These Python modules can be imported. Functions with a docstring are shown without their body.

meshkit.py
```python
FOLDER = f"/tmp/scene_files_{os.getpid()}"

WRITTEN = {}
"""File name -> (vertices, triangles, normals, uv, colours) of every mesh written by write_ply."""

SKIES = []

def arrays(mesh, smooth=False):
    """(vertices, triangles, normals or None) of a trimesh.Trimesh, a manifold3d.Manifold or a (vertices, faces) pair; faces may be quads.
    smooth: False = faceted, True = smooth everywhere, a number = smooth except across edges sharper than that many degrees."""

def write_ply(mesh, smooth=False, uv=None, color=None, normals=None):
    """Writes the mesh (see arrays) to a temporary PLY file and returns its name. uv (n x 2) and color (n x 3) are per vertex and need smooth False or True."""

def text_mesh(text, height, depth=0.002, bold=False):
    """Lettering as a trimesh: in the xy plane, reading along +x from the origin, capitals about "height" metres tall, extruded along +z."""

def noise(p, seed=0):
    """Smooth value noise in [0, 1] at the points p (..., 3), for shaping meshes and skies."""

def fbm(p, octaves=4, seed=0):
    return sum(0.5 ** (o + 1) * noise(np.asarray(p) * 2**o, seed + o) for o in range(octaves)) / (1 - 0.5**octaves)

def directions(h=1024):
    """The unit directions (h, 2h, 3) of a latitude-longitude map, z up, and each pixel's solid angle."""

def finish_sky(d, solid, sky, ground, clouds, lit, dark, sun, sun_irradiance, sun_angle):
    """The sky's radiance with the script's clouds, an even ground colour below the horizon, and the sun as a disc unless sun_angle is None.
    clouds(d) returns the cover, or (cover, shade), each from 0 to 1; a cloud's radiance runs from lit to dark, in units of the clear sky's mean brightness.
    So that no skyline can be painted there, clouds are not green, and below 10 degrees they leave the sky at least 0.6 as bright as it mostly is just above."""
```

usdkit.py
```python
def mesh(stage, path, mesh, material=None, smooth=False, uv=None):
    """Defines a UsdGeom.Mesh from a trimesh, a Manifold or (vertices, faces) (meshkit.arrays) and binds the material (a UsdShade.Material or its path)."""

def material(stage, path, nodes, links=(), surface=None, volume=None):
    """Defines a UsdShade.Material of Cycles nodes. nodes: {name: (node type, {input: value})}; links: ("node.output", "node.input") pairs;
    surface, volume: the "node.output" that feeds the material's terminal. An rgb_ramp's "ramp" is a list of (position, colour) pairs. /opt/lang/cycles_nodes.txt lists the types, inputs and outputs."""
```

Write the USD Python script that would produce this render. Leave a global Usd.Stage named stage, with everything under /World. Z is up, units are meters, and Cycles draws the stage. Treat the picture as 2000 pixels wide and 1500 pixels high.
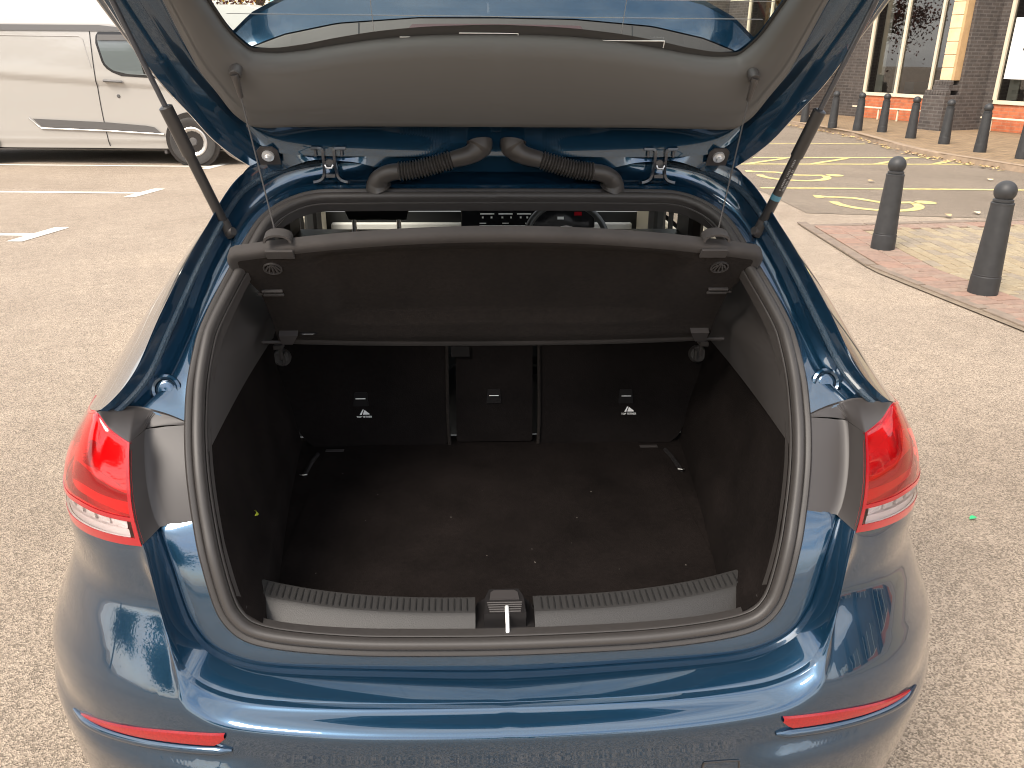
import math, random
import numpy as np, trimesh
from scipy.interpolate import PchipInterpolator, CubicSpline
from shapely.geometry import Polygon, LineString, Point
from shapely.ops import unary_union
import usdkit, meshkit
from pxr import Usd, UsdGeom, UsdLux, UsdShade, Gf, Sdf

rng = np.random.default_rng(7)
random.seed(7)
stage = Usd.Stage.CreateInMemory()
UsdGeom.SetStageUpAxis(stage, UsdGeom.Tokens.z)
UsdGeom.SetStageMetersPerUnit(stage, 1.0)
UsdGeom.Xform.Define(stage, '/World')
UsdGeom.Scope.Define(stage, '/World/Looks')

# ------------------------------------------------------------------ camera
CAM_H, PITCH, ROLL = 1.58, math.atan(643 / 1600.), math.radians(0.5)
cam = UsdGeom.Camera.Define(stage, '/World/camera')
f = np.array([0, math.cos(PITCH), -math.sin(PITCH)]); r = np.array([1., 0, 0]); u = np.array([0, math.sin(PITCH), math.cos(PITCH)])
c_, s_ = math.cos(ROLL), math.sin(ROLL)
r2, u2 = c_ * r + s_ * u, -s_ * r + c_ * u
cam.AddTransformOp().Set(Gf.Matrix4d(*r2, 0, *u2, 0, *(-f), 0, 0, 0, CAM_H, 1))
cam.CreateHorizontalApertureAttr(36.0); cam.CreateVerticalApertureAttr(27.0)
cam.CreateFocalLengthAttr(28.8)
cam.CreateClippingRangeAttr(Gf.Vec2f(0.05, 2000))
cam.CreateExposureAttr(1.85)

# ------------------------------------------------------------------ sky and sun
SUN_AZ, SUN_EL = math.radians(218), math.radians(48)      # azimuth clockwise from +y
sd = np.array([math.sin(SUN_AZ) * math.cos(SUN_EL), math.cos(SUN_AZ) * math.cos(SUN_EL), math.sin(SUN_EL)])
dome = UsdLux.DomeLight.Define(stage, '/World/sky')
dome.GetPrim().SetCustomDataByKey('kind', 'structure')
skymat = usdkit.material(stage, '/World/Looks/sky_look', {
    'sky': ('sky_texture', {'sky_type': 'single_scattering', 'sun_disc': False, 'sun_elevation': SUN_EL, 'sun_rotation': SUN_AZ, 'aerosol_density': 2.0}),
    'tc': ('texture_coordinate', {}),
    'map': ('mapping', {'scale': (1.0, 1.0, 2.4)}),
    'n': ('noise_texture', {'scale': 2.3, 'detail': 9.0, 'roughness': 0.58, 'distortion': 0.3}),
    'cov': ('rgb_ramp', {'ramp': [(0.0, (0, 0, 0)), (0.36, (0.1, 0.1, 0.1)), (0.52, (0.8, 0.8, 0.8)), (1.0, (1, 1, 1))]}),
    'n2': ('noise_texture', {'scale': 3.1, 'detail': 7.0, 'roughness': 0.6}),
    'shade': ('rgb_ramp', {'ramp': [(0.3, (8.8, 8.4, 7.9)), (0.7, (4.4, 4.3, 4.25))]}),
    'mix': ('mix', {'mix_type': 'mix'}),
    'bg': ('background_shader', {'strength': 0.10})},
    [('tc.generated', 'map.vector'), ('map.vector', 'n.vector'), ('n.fac', 'cov.fac'), ('map.vector', 'n2.vector'), ('n2.fac', 'shade.fac'),
     ('cov.color', 'mix.fac'), ('sky.color', 'mix.color1'), ('shade.color', 'mix.color2'), ('mix.color', 'bg.color')], surface='bg.background')
UsdShade.MaterialBindingAPI.Apply(dome.GetPrim()).Bind(skymat)
sun = UsdLux.DistantLight.Define(stage, '/World/sun')
sun.CreateNormalizeAttr(True); sun.CreateIntensityAttr(0.38); sun.CreateAngleAttr(28.0); sun.CreateColorAttr(Gf.Vec3f(1.0, 0.91, 0.80))
zax = sd; xax = np.cross([0, 0, 1.], zax); xax /= np.linalg.norm(xax); yax = np.cross(zax, xax)
sun.AddTransformOp().Set(Gf.Matrix4d(*xax, 0, *yax, 0, *zax, 0, 0, 0, 30, 1))

# ------------------------------------------------------------------ helpers: prims
_names = {}
def npath(parent, name):
    k = _names.get((parent, name), 0); _names[(parent, name)] = k + 1
    return f"{parent}/{name}" + (f"_{k:03d}" if k else '')
def meta(p, label=None, cat=None, group=None, kind=None):
    p = p.GetPrim() if hasattr(p, 'GetPrim') else p
    for k, v in (('label', label), ('category', cat), ('group', group), ('kind', kind)):
        if v: p.SetCustomDataByKey(k, v)
    return p
def obj(name, mesh, m, parent='/World', label=None, cat=None, group=None, kind=None, smooth=35):
    if not isinstance(parent, str): parent = str(parent.GetPath())
    p = usdkit.mesh(stage, npath(parent, name), mesh, m, smooth=smooth)
    return meta(p, label, cat, group, kind)
def thing(name, label, cat, loc=(0, 0, 0), rz=0, group=None, parent='/World'):
    x = UsdGeom.Xform.Define(stage, npath(parent, name))
    x.AddTranslateOp().Set(Gf.Vec3d(*map(float, loc)))
    x.AddRotateZOp().Set(float(rz))
    return meta(x, label, cat, group)
def copy_of(src, name, label, cat, loc, rz=0, group=None):
    x = thing(name, label, cat, loc, rz, group)
    x.GetReferences().AddInternalReference(src.GetPath()); x.SetInstanceable(True)
    return x

# ------------------------------------------------------------------ helpers: meshes
A = np.asarray
def cat(*ms):
    ms = [m for mm in ms for m in (mm if isinstance(mm, (list, tuple)) else [mm])]
    return trimesh.util.concatenate([trimesh.Trimesh(A(m.vertices), A(m.faces), process=False) for m in ms])
def mir(m):
    v = A(m.vertices).copy(); v[:, 0] *= -1
    return trimesh.Trimesh(v, A(m.faces)[:, ::-1], process=False)
def both(m):
    return trimesh.Trimesh(**{k: getattr(cat(m, mir(m)), k) for k in ('vertices', 'faces')}, process=True)
def grid(P, closed=False):
    P = A(P, float); m, n = P.shape[:2]
    i, j = np.meshgrid(np.arange(m - 1), np.arange(n if closed else n - 1), indexing='ij')
    j2 = (j + 1) % n
    a, b, c, d = i * n + j, i * n + j2, (i + 1) * n + j2, (i + 1) * n + j
    F = np.concatenate([np.stack([a, b, c], -1).reshape(-1, 3), np.stack([a, c, d], -1).reshape(-1, 3)])
    return trimesh.Trimesh(P.reshape(-1, 3), F, process=False)
def rail(pts, n, ks=None, lin=False):
    pts = A(pts, float); ks = np.arange(len(pts)) if ks is None else A(ks, float)
    t = np.linspace(ks[0], ks[-1], n)
    if lin: return np.stack([np.interp(t, ks, pts[:, i]) for i in range(pts.shape[1])], 1)
    return PchipInterpolator(ks, pts)(t)
def curve(pts, n):
    pts = A(pts, float); d = np.r_[0, np.cumsum(np.linalg.norm(np.diff(pts, axis=0), axis=1) ** .7)]
    q = CubicSpline(d, pts)(np.linspace(0, d[-1], n * 6))
    L = np.r_[0, np.cumsum(np.linalg.norm(np.diff(q, axis=0), axis=1))]
    return np.stack([np.interp(np.linspace(0, L[-1], n), L, q[:, i]) for i in range(q.shape[1])], 1)
def nz(v): return v / np.maximum(np.linalg.norm(v, axis=-1, keepdims=True), 1e-12)
def sweep(path, prof, up=None, closed=False, caps=True):
    """prof: (k,2) closed outline in (side, up); up: reference vector(s)."""
    path = A(path, float); n = len(path)
    t = nz(np.roll(path, -1, 0) - np.roll(path, 1, 0)) if closed else nz(np.gradient(path, axis=0))
    if up is None: up = np.array([0, 0, 1.0])
    up = np.broadcast_to(A(up, float), path.shape)
    side = nz(np.cross(t, up)); upv = np.cross(side, t)
    prof = A(prof, float)
    if prof.ndim == 2: prof = np.broadcast_to(prof, (n,) + prof.shape)
    P = path[:, None] + prof[..., 0:1] * side[:, None] + prof[..., 1:2] * upv[:, None]
    if closed: P = np.concatenate([P, P[:1]])
    g = grid(P, True)
    if caps and not closed:
        k = prof.shape[1]; ms = [g]
        for row, fl in ((P[0], 0), (P[-1], 1)):
            v = np.vstack([row, row.mean(0)]); ff = A([[i, (i + 1) % k, k] for i in range(k)])
            ms.append(trimesh.Trimesh(v, ff[:, ::-1] if fl else ff, process=False))
        g = cat(ms)
    return g
def circ(r, n=10, rx=None):
    a = np.linspace(0, 2 * np.pi, n, endpoint=False)
    return np.stack([(rx or r) * np.cos(a), r * np.sin(a)], 1)
def tube(path, r, n=10, up=None, closed=False, caps=True):
    path = A(path, float); t = nz(np.gradient(path, axis=0))
    if up is None:
        up = np.array([0, 0, 1.0]) if np.abs(t[:, 2]).max() < .9 else (np.array([1., 0, 0]) if np.abs(t[:, 0]).max() < .9 else np.array([.3, 1., .2]))
    r = np.broadcast_to(A(r, float), (len(path),))
    return sweep(path, circ(1, n)[None] * r[:, None, None], up, closed, caps)
def lathe(pts, n=24):
    pts = A(pts, float); a = np.linspace(0, 2 * np.pi, n, endpoint=False)
    P = np.stack([pts[:, 0:1] * np.cos(a), pts[:, 0:1] * np.sin(a), np.repeat(pts[:, 1:2], n, 1)], -1)
    return grid(P, True)
def align(m, loc, z, x=None):
    """move mesh so that its z axis points along z, x axis near x, origin at loc"""
    z = nz(A(z, float)); x = A(x if x is not None else ([1, 0, 0] if abs(z[0]) < .9 else [0, 1, 0]), float)
    x = nz(x - z * (x @ z)); y = np.cross(z, x)
    v = A(m.vertices) @ np.stack([x, y, z]) + A(loc, float)
    return trimesh.Trimesh(v, A(m.faces), process=False)
def box(sx, sy, sz, loc=(0, 0, 0), ch=None, rz=0):
    """chamfered box, centred in x,y, base at loc z"""
    ch = min(sx, sy, sz) * .12 if ch is None else ch
    h = A([sx, sy, sz]) / 2
    if ch <= 0:
        m = trimesh.creation.box((sx, sy, sz))
    else:
        P = []
        for s in np.ndindex(2, 2, 2):
            s = A(s) * 2 - 1
            for k in range(3):
                q = s * (h - ch); q[k] = s[k] * h[k]; P.append(q)
        m = trimesh.convex.convex_hull(A(P))
    v = A(m.vertices) + [0, 0, sz / 2]
    if rz:
        c, s = math.cos(rz), math.sin(rz); v = v @ A([[c, s, 0], [-s, c, 0], [0, 0, 1]])
    return trimesh.Trimesh(v + A(loc, float), A(m.faces), process=False)
def slab(poly, h, z=0):
    ms = []
    for g in getattr(poly, 'geoms', [poly]):
        if g.area > 1e-6:
            m = trimesh.creation.extrude_polygon(g, h, engine='earcut'); m.apply_translation([0, 0, z]); ms.append(m)
    return cat(ms)
def xf(m, M, t=(0, 0, 0)):
    return trimesh.Trimesh(A(m.vertices) @ A(M, float).T + A(t, float), A(m.faces), process=False)

# ------------------------------------------------------------------ materials
LK = '/World/Looks/'
def mat(name, col, rough=.5, metal=0., coat=0., var=0., vs=6., bump=0., bs=200., bd=.001, spec=.5, sheen=0., coatr=.03, var2=0., vs2=60., detail=3.):
    n = {'p': ('principled_bsdf', {'base_color': col, 'roughness': rough, 'metallic': metal, 'coat_weight': coat, 'coat_roughness': coatr, 'specular_ior_level': spec, 'sheen_weight': sheen})}
    l = []
    if var or bump: n['g'] = ('geometry', {})
    if var:
        lo, hi = [max(0, c * (1 - var)) for c in col], [c * (1 + var) for c in col]
        n['n'] = ('noise_texture', {'scale': vs, 'detail': 5.0, 'roughness': .6})
        n['r'] = ('rgb_ramp', {'ramp': [(.3, lo), (.7, hi)]})
        l += [('g.position', 'n.vector'), ('n.fac', 'r.fac')]
        if var2:
            n['n3'] = ('noise_texture', {'scale': vs2, 'detail': 3.0, 'roughness': .7})
            n['r3'] = ('rgb_ramp', {'ramp': [(.32, (1 - var2,) * 3), (.68, (1 + var2,) * 3)]})
            n['mx'] = ('mix', {'mix_type': 'multiply', 'fac': 1.0})
            l += [('g.position', 'n3.vector'), ('n3.fac', 'r3.fac'), ('r.color', 'mx.color1'), ('r3.color', 'mx.color2'), ('mx.color', 'p.base_color')]
        else: l += [('r.color', 'p.base_color')]
    if bump:
        n['n2'] = ('noise_texture', {'scale': bs, 'detail': detail, 'roughness': .6})
        n['b'] = ('bump', {'strength': bump, 'distance': bd})
        l += [('g.position', 'n2.vector'), ('n2.fac', 'b.height'), ('b.normal', 'p.normal')]
    return usdkit.material(stage, LK + name, n, l, surface='p.BSDF')
def glass(name, tint, ior=1.5, rough=0.0, refl=(1, 1, 1)):
    return usdkit.material(stage, LK + name, {
        't': ('transparent_bsdf', {'color': tint}), 'g': ('glossy_bsdf', {'color': refl, 'roughness': rough}), 'f': ('fresnel', {'IOR': ior}), 'm': ('mix_closure', {})},
        [('f.fac', 'm.fac'), ('t.BSDF', 'm.closure1'), ('g.BSDF', 'm.closure2')], surface='m.closure')
def paint(name, col, deep):
    return usdkit.material(stage, LK + name, {
        'g': ('geometry', {}), 'v': ('voronoi_texture', {'scale': 1400.0}), 'lw': ('layer_weight', {'blend': .5}),
        'mix': ('mix', {'color1': col, 'color2': deep}), 'fl': ('mix', {'mix_type': 'mix', 'fac': .10}),
        'b': ('bump', {'strength': .0, 'distance': .0005}),
        'p': ('principled_bsdf', {'metallic': .75, 'roughness': .24, 'coat_weight': 1.0, 'coat_roughness': .012, 'coat_ior': 1.8})},
        [('g.position', 'v.vector'), ('lw.facing', 'mix.fac'), ('mix.color', 'fl.color1'), ('v.color', 'fl.color2'), ('mix.color', 'p.base_color')], surface='p.BSDF')

M = {}
M['paint'] = paint('blue_metallic_paint', (.0074, .041, .083), (.003, .0095, .022))
M['rubber'] = mat('black_seal_rubber', (.030, .0265, .0245), .52, bump=.15, bs=900, bd=.0006)
M['trim'] = mat('grey_tailgate_trim', (.072, .070, .067), .6, bump=.25, bs=1100, bd=.0006)
M['plastic'] = mat('black_grained_plastic', (.040, .036, .034), .48, bump=.35, bs=900, bd=.0008)
M['recess'] = mat('matt_grey_plastic', (.034, .030, .029), .5, bump=.12, bs=1300, bd=.0005)
M['gloss'] = mat('gloss_black_plastic', (.012, .011, .011), .22)
M['carpet'] = mat('black_boot_carpet', (.0088, .0068, .0062), .95, var=.34, vs=6, var2=.22, vs2=130, bump=.5, bs=330, bd=.003, spec=.06)
M['seatback'] = mat('black_seat_carpet', (.0066, .0053, .0050), .95, var=.3, vs=5, var2=.2, vs2=130, bump=.5, bs=330, bd=.0015, spec=.08)
M['shelfmat'] = mat('brown_black_shelf_felt', (.0115, .0088, .0074), .95, var=.26, vs=6, var2=.3, vs2=120, bump=.7, bs=320, bd=.0015, spec=.25)
M['shelfedge'] = mat('grey_shelf_felt', (.033, .029, .027), .9, var=.15, vs=12, bump=.4, bs=800, bd=.001)
M['metal'] = mat('zinc_metal', (.62, .60, .56), .32, metal=1.0)
M['chrome'] = mat('bright_steel', (.85, .84, .82), .38, metal=.8)
M['darkmetal'] = mat('dark_painted_steel', (.02, .024, .032), .35, coat=.5)
M['strut'] = mat('satin_black_steel', (.018, .017, .017), .38)
M['hose'] = mat('grey_rubber_hose', (.034, .030, .027), .48)
M['glass'] = glass('rear_window_glass', (.80, .86, .84), 1.52)
M['carglass'] = glass('tinted_car_glass', (.45, .50, .50), 1.5)
M['clearglass'] = glass('windscreen_glass', (.86, .90, .89), 1.5)
M['frit'] = mat('black_frit_band', (.030, .029, .028), .25)
M['redlens'] = usdkit.material(stage, LK + 'red_lamp_lens', {
    't': ('transparent_bsdf', {'color': (.95, .028, .034)}), 'd': ('principled_bsdf', {'base_color': (.52, .004, .008), 'roughness': .12, 'coat_weight': 1.0}),
    'g': ('glossy_bsdf', {'color': (1, 1, 1), 'roughness': .03}), 'f': ('fresnel', {'IOR': 1.38}), 'm1': ('mix_closure', {'fac': .22}), 'm': ('mix_closure', {})},
    [('t.BSDF', 'm1.closure1'), ('d.BSDF', 'm1.closure2'), ('f.fac', 'm.fac'), ('m1.closure', 'm.closure1'), ('g.BSDF', 'm.closure2')], surface='m.closure')
M['rededge'] = mat('red_lamp_edge', (.26, .003, .009), .2, coat=.25)
M['smoke'] = mat('smoked_lamp_insert', (.035, .006, .007), .2, coat=.6)
M['clearlens'] = glass('clear_lamp_lens', (.93, .90, .90), 1.5, .02)
M['silver'] = mat('silvered_reflector', (.80, .76, .74), .3, metal=.25)
M['lampwhite'] = mat('white_lamp_chamber', (.86, .80, .79), .35)
M['ledred'] = mat('red_reflector_ribs', (.9, .12, .12), .2, metal=.5)
M['reflector'] = mat('red_bumper_reflector', (.22, .002, .005), .25, coat=.4, var=.25, vs=300)
M['leather'] = mat('pale_grey_leather', (.55, .53, .48), .5, var=.06)
M['leatherdark'] = mat('black_leather', (.016, .016, .015), .42, bump=.2, bs=600)
M['headliner'] = mat('pale_headliner', (.30, .28, .25), .95)
M['screen'] = mat('black_screen', (.006, .006, .007), .12)
M['white'] = mat('white_print', (.75, .75, .73), .6)
M['greyprint'] = mat('grey_print', (.22, .22, .22), .6)
M['beige'] = mat('beige_door_panel', (.60, .52, .38), .6)
M['tyre'] = mat('tyre_rubber', (.030, .028, .026), .8, var=.2, vs=20)
M['alloy'] = mat('grey_wheel_steel', (.45, .43, .40), .4, metal=.7)

# ------------------------------------------------------------------ ground
def asphalt(name, c1, c2, c3, sc=150.):
    return usdkit.material(stage, LK + name, {
        'g': ('geometry', {}), 'v': ('voronoi_texture', {'scale': sc, 'randomness': 1.0}), 'n': ('noise_texture', {'scale': sc * 1.6, 'detail': 3.0, 'roughness': .7}),
        'big': ('noise_texture', {'scale': .55, 'detail': 6.0, 'roughness': .62}), 'mid': ('noise_texture', {'scale': 9.0, 'detail': 4.0, 'roughness': .6}),
        'r': ('rgb_ramp', {'ramp': [(.0, c1), (.42, c2), (.75, c3), (1., c3)]}), 'sep': ('separate_color', {}),
        'rb': ('rgb_ramp', {'ramp': [(.22, (.62, .60, .58)), (.36, (.86, .85, .84)), (.55, (1.0, 1.0, 1.0)), (.72, (1.15, 1.14, 1.12))]}), 'rm': ('rgb_ramp', {'ramp': [(.3, (.90, .90, .90)), (.7, (1.08, 1.08, 1.08))]}),
        'm1': ('mix', {'mix_type': 'multiply', 'fac': 1.0}), 'm2': ('mix', {'mix_type': 'multiply', 'fac': 1.0}), 'ad': ('math', {'math_type': 'add'}),
        'b': ('bump', {'strength': .9, 'distance': .006}),
        'p': ('principled_bsdf', {'roughness': .82, 'specular_ior_level': .35})},
        [('g.position', 'v.vector'), ('g.position', 'n.vector'), ('g.position', 'big.vector'), ('g.position', 'mid.vector'), ('v.color', 'sep.color'), ('sep.r', 'r.fac'),
         ('r.color', 'm1.color1'), ('big.fac', 'rb.fac'), ('rb.color', 'm1.color2'), ('m1.color', 'm2.color1'), ('mid.fac', 'rm.fac'), ('rm.color', 'm2.color2'), ('m2.color', 'p.base_color'),
         ('v.distance', 'ad.value1'), ('n.fac', 'ad.value2'), ('ad.value', 'b.height'), ('b.normal', 'p.normal')], surface='p.BSDF')
M['asphalt'] = asphalt('worn_beige_tarmac', (.165, .130, .096), (.30, .239, .179), (.47, .377, .286), 225.)
M['asphalt2'] = asphalt('brown_bay_tarmac', (.125, .098, .073), (.19, .152, .113), (.29, .235, .178), 210.)
def sheet(x0, y0, x1, y1, z, nx=2, ny=2):
    X, Y = np.meshgrid(np.linspace(x0, x1, nx), np.linspace(y0, y1, ny))
    return grid(np.stack([X, Y, np.full_like(X, z)], -1))
def polysheet(pts, z):
    p = Polygon(pts); v, ff = trimesh.creation.triangulate_polygon(p, engine='earcut')
    return trimesh.Trimesh(np.c_[v, np.full(len(v), z)], ff, process=False)
obj('car_park_tarmac', sheet(-150, -150, 150, 150, 0), M['asphalt'], kind='structure', smooth=False)
obj('disabled_bay_tarmac', polysheet([(3.2, 9.0), (5.4, 8.75), (8.4, 9.25), (7.65, 12.5), (7.25, 13.9), (7.15, 16.2), (7.25, 18.4), (6.9, 20.9), (6.6, 24), (2.9, 24), (3.0, 14)], .004), M['asphalt2'], kind='structure', smooth=False)

M['whiteline'] = mat('worn_white_road_paint', (.62, .59, .52), .7, var=.14, vs=14, bump=.3, bs=160, bd=.002)
M['yellowline'] = mat('worn_yellow_road_paint', (.48, .41, .16), .75, var=.30, vs=9, var2=.3, vs2=40, bump=.3, bs=160, bd=.002)
def strip(p, q, w, z=.004):
    p, q = A(p, float), A(q, float); d = nz(q - p); n = np.array([-d[1], d[0]]) * w / 2
    return polysheet([p + n, p - n, q - n, q + n], z)
for y, xe, first in ((12.49, -4.42, 1), (9.98, -4.40, 0), (7.52, -4.35, 0)):
    tick = polysheet([(xe - .16, y - .30), (xe - .02, y - .30), (xe + .08, y + .34), (xe - .06, y + .34)], .0045)
    obj('bay_line', cat(strip((-12.5, y), (xe - .06, y), .10), tick), M['whiteline'], label={1: 'white bay line beside the van wheels with a short end tick', 0: 'white bay line with a slanted end tick, ' + ('second from the van' if y > 8 else 'nearest the camera on the left')}[first], cat='road marking', group='white parking bay lines on the left', smooth=False)
Z8 = .008
obj('bay_line', strip((3.2, 10.81), (8.0, 10.82), .10, Z8), M['yellowline'], label='yellow bay line between the two wheelchair symbols', cat='road marking', group='yellow lines of the disabled bays', smooth=False)
obj('bay_line', strip((3.2, 13.30), (8.2, 13.60), .10, Z8), M['yellowline'], label='yellow line along the near side of the hatched strip', cat='road marking', group='yellow lines of the disabled bays', smooth=False)
obj('bay_line', strip((3.2, 14.15), (7.1, 14.45), .10, Z8), M['yellowline'], label='yellow line along the far side of the hatched strip', cat='road marking', group='yellow lines of the disabled bays', smooth=False)
obj('bay_line', strip((3.4, 16.6), (6.9, 16.75), .10, Z8), M['yellowline'], label='farthest faint yellow bay line near the kerb of bollards', cat='road marking', group='yellow lines of the disabled bays', smooth=False)
for k, x in enumerate((3.7, 4.75, 5.8, 6.75)):
    obj('hatch_stripe', strip((x, 13.36 + .06 * k), (x + .85, 14.15 + .07 * k), .10, Z8 + .002), M['yellowline'], label='diagonal yellow stripe of the hatched strip, ' + ('leftmost beside the strut', 'second from the left', 'third from the left', 'rightmost by the kerb')[k], cat='road marking', group='diagonal stripes of the hatched strip', smooth=False)
def wheelchair(ox, oy):
    arc = LineString([(ox + .47 + .46 * math.cos(a), oy - .12 + .48 * math.sin(a)) for a in np.radians(np.linspace(168, 362, 24))]).buffer(.055, cap_style=2)
    body = LineString([(ox - .02, oy + .36), (ox + .36, oy + .26), (ox + .55, oy - .02), (ox + .78, oy - .05), (ox + .95, oy - .02)]).buffer(.055, cap_style=2)
    arm = LineString([(ox + .55, oy - .02), (ox + .55, oy + .2)]).buffer(.05, cap_style=2)
    head = Point(ox + 1.10, oy - .02).buffer(.12)
    foot = LineString([(ox - .05, oy + .25), (ox - .02, oy + .46)]).buffer(.05, cap_style=2)
    g = unary_union([arc, body, head, foot])
    ms = []
    for q in getattr(g, 'geoms', [g]):
        v, ff = trimesh.creation.triangulate_polygon(q, engine='earcut'); ms.append(trimesh.Trimesh(np.c_[v, np.full(len(v), Z8)], ff, process=False))
    return cat(ms)
obj('wheelchair_symbol', wheelchair(3.75, 9.78), M['yellowline'], label='yellow wheelchair symbol painted in the near disabled bay behind the bollard', cat='road marking', smooth=False)
obj('wheelchair_symbol', wheelchair(3.52, 12.1), M['yellowline'], label='yellow wheelchair symbol painted in the farther bay beside the right strut', cat='road marking', smooth=False)
# ================================================================== THE CAR
CAR = thing('blue_hatchback', 'dark blue hatchback seen from behind with its tailgate raised over an empty black boot', 'car', (0, 1.0, 0), 2.9)
C = str(CAR.GetPath())
def part(name, mesh, m, parent=C, label=None, smooth=35, kind=None): return obj(name, mesh, m, parent, label=label, smooth=smooth, kind=kind)

KS = [0, 1, 2, 3, 4, 5, 6]
KL = [7, 8, 9, 10, 11, 12, 13]
S_ = {0: (0, .72, 1.32), 1: (.34, .72, 1.319), 2: (.46, .665, 1.283), 3: (.507, .56, 1.205), 4: (.545, .42, 1.10), 5: (.548, .36, 1.048), 6: (.541, .295, .99), 6.5: (.530, .242, .93), 7: (.516, .20, .86), 8: (.50, .166, .80), 9: (.472, .138, .71), 10: (.43, .128, .67), 11: (.35, .123, .652), 12: (.2, .1195, .641), 13: (0, .119, .637)}
F_ = {0: (0, .735, 1.333), 1: (.36, .735, 1.333), 2: (.49, .67, 1.288), 3: (.532, .555, 1.203), 4: (.563, .43, 1.105), 5: (.582, .37, 1.055), 6: (.622, .316, 1.011), 7: (.571, .197, .853), 8: (.551, .169, .806), 9: (.519, .137, .705), 10: (.482, .125, .66), 11: (.40, .1175, .630), 12: (.22, .1145, .616), 13: (0, .113, .608)}
G_ = {0: (0, .80, 1.412), 1: (.38, .775, 1.392), 2: (.50, .695, 1.362), 3: (.562, .542, 1.252), 4: (.598, .405, 1.152), 5: (.622, .318, 1.078), 6: (.666, .266, 1.031)}
W_ = {7: (.582, .146, .848), 8: (.562, .116, .795), 9: (.541, .086, .72), 10: (.512, .062, .65), 11: (.42, .051, .608), 12: (.22, .042, .597), 13: (0, .040, .5945)}
def rl(d, ks, n):
    ks = list(ks); P = [d[k] for k in ks]; m = lambda q: (-q[0], q[1], q[2]); k0, k1 = ks[0], ks[-1]
    if P[0][0] == 0: P = [m(P[1])] + P; ks = [2 * k0 - ks[1]] + ks
    if P[-1][0] == 0: P = P + [m(P[-2])]; ks = ks + [2 * k1 - ks[-2]]
    return PchipInterpolator(ks, A(P, float))(np.linspace(k0, k1, n))
n1, n2 = 64, 56
Sall = rl(S_, sorted(S_), 150)
def outn(P, Q):
    """outward normal of the strip between two matched rails"""
    t = nz(np.gradient(P, axis=0)); n = nz(np.cross(Q - P, t))
    sgn = np.sign((n @ A([0.0, -.8, .6])))[:, None]
    return n * np.where(sgn == 0, 1, sgn)
# --- painted flange beside the seal, gutter and its sealed outer lip
S1, F1, G1 = rl(S_, KS, n1), rl(F_, KS, n1), rl(G_, KS, n1)
N1 = outn(S1, F1)
kk_ = np.linspace(0, 6, n1); F1 = F1 - N1 * (.006 * np.interp(kk_, [.9, 1.6, 4.9, 5.7], [0, 1, 1, 0]))[:, None]
b1 = nz(F1 - S1)
fl = [S1 - b1 * .03, S1 + b1 * .004, S1 * .5 + F1 * .5 + N1 * .003, F1 - b1 * .006 + N1 * .003, F1 - b1 * .001 + N1 * .0005]
gut = []
for w, d in ((.0, -.001), (.05, -.010), (.14, -.019), (.35, -.023), (.55, -.020), (.64, -.013), (.72, -.010), (.84, -.007), (.90, -.004), (.965, -.001), (1.0, -.003), (1.01, -.012)):
    gut.append(F1 + (G1 - F1) * w + N1 * d)
flange = both(grid(A(fl)))
gutter = both(grid(A(gut)))
p = part('gutter', gutter, M['paint'], smooth=50)
bead = F1 + (G1 - F1) * .70 - N1 * .010
wv = meshkit.noise(bead * 90, 3)[:, None]
bead = bead[10:]; N1b = N1[10:]
M['sealer'] = mat('brushed_sealer_bead', (.012, .030, .050), .45, coat=.5, bump=.9, bs=260, bd=.006)
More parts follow.
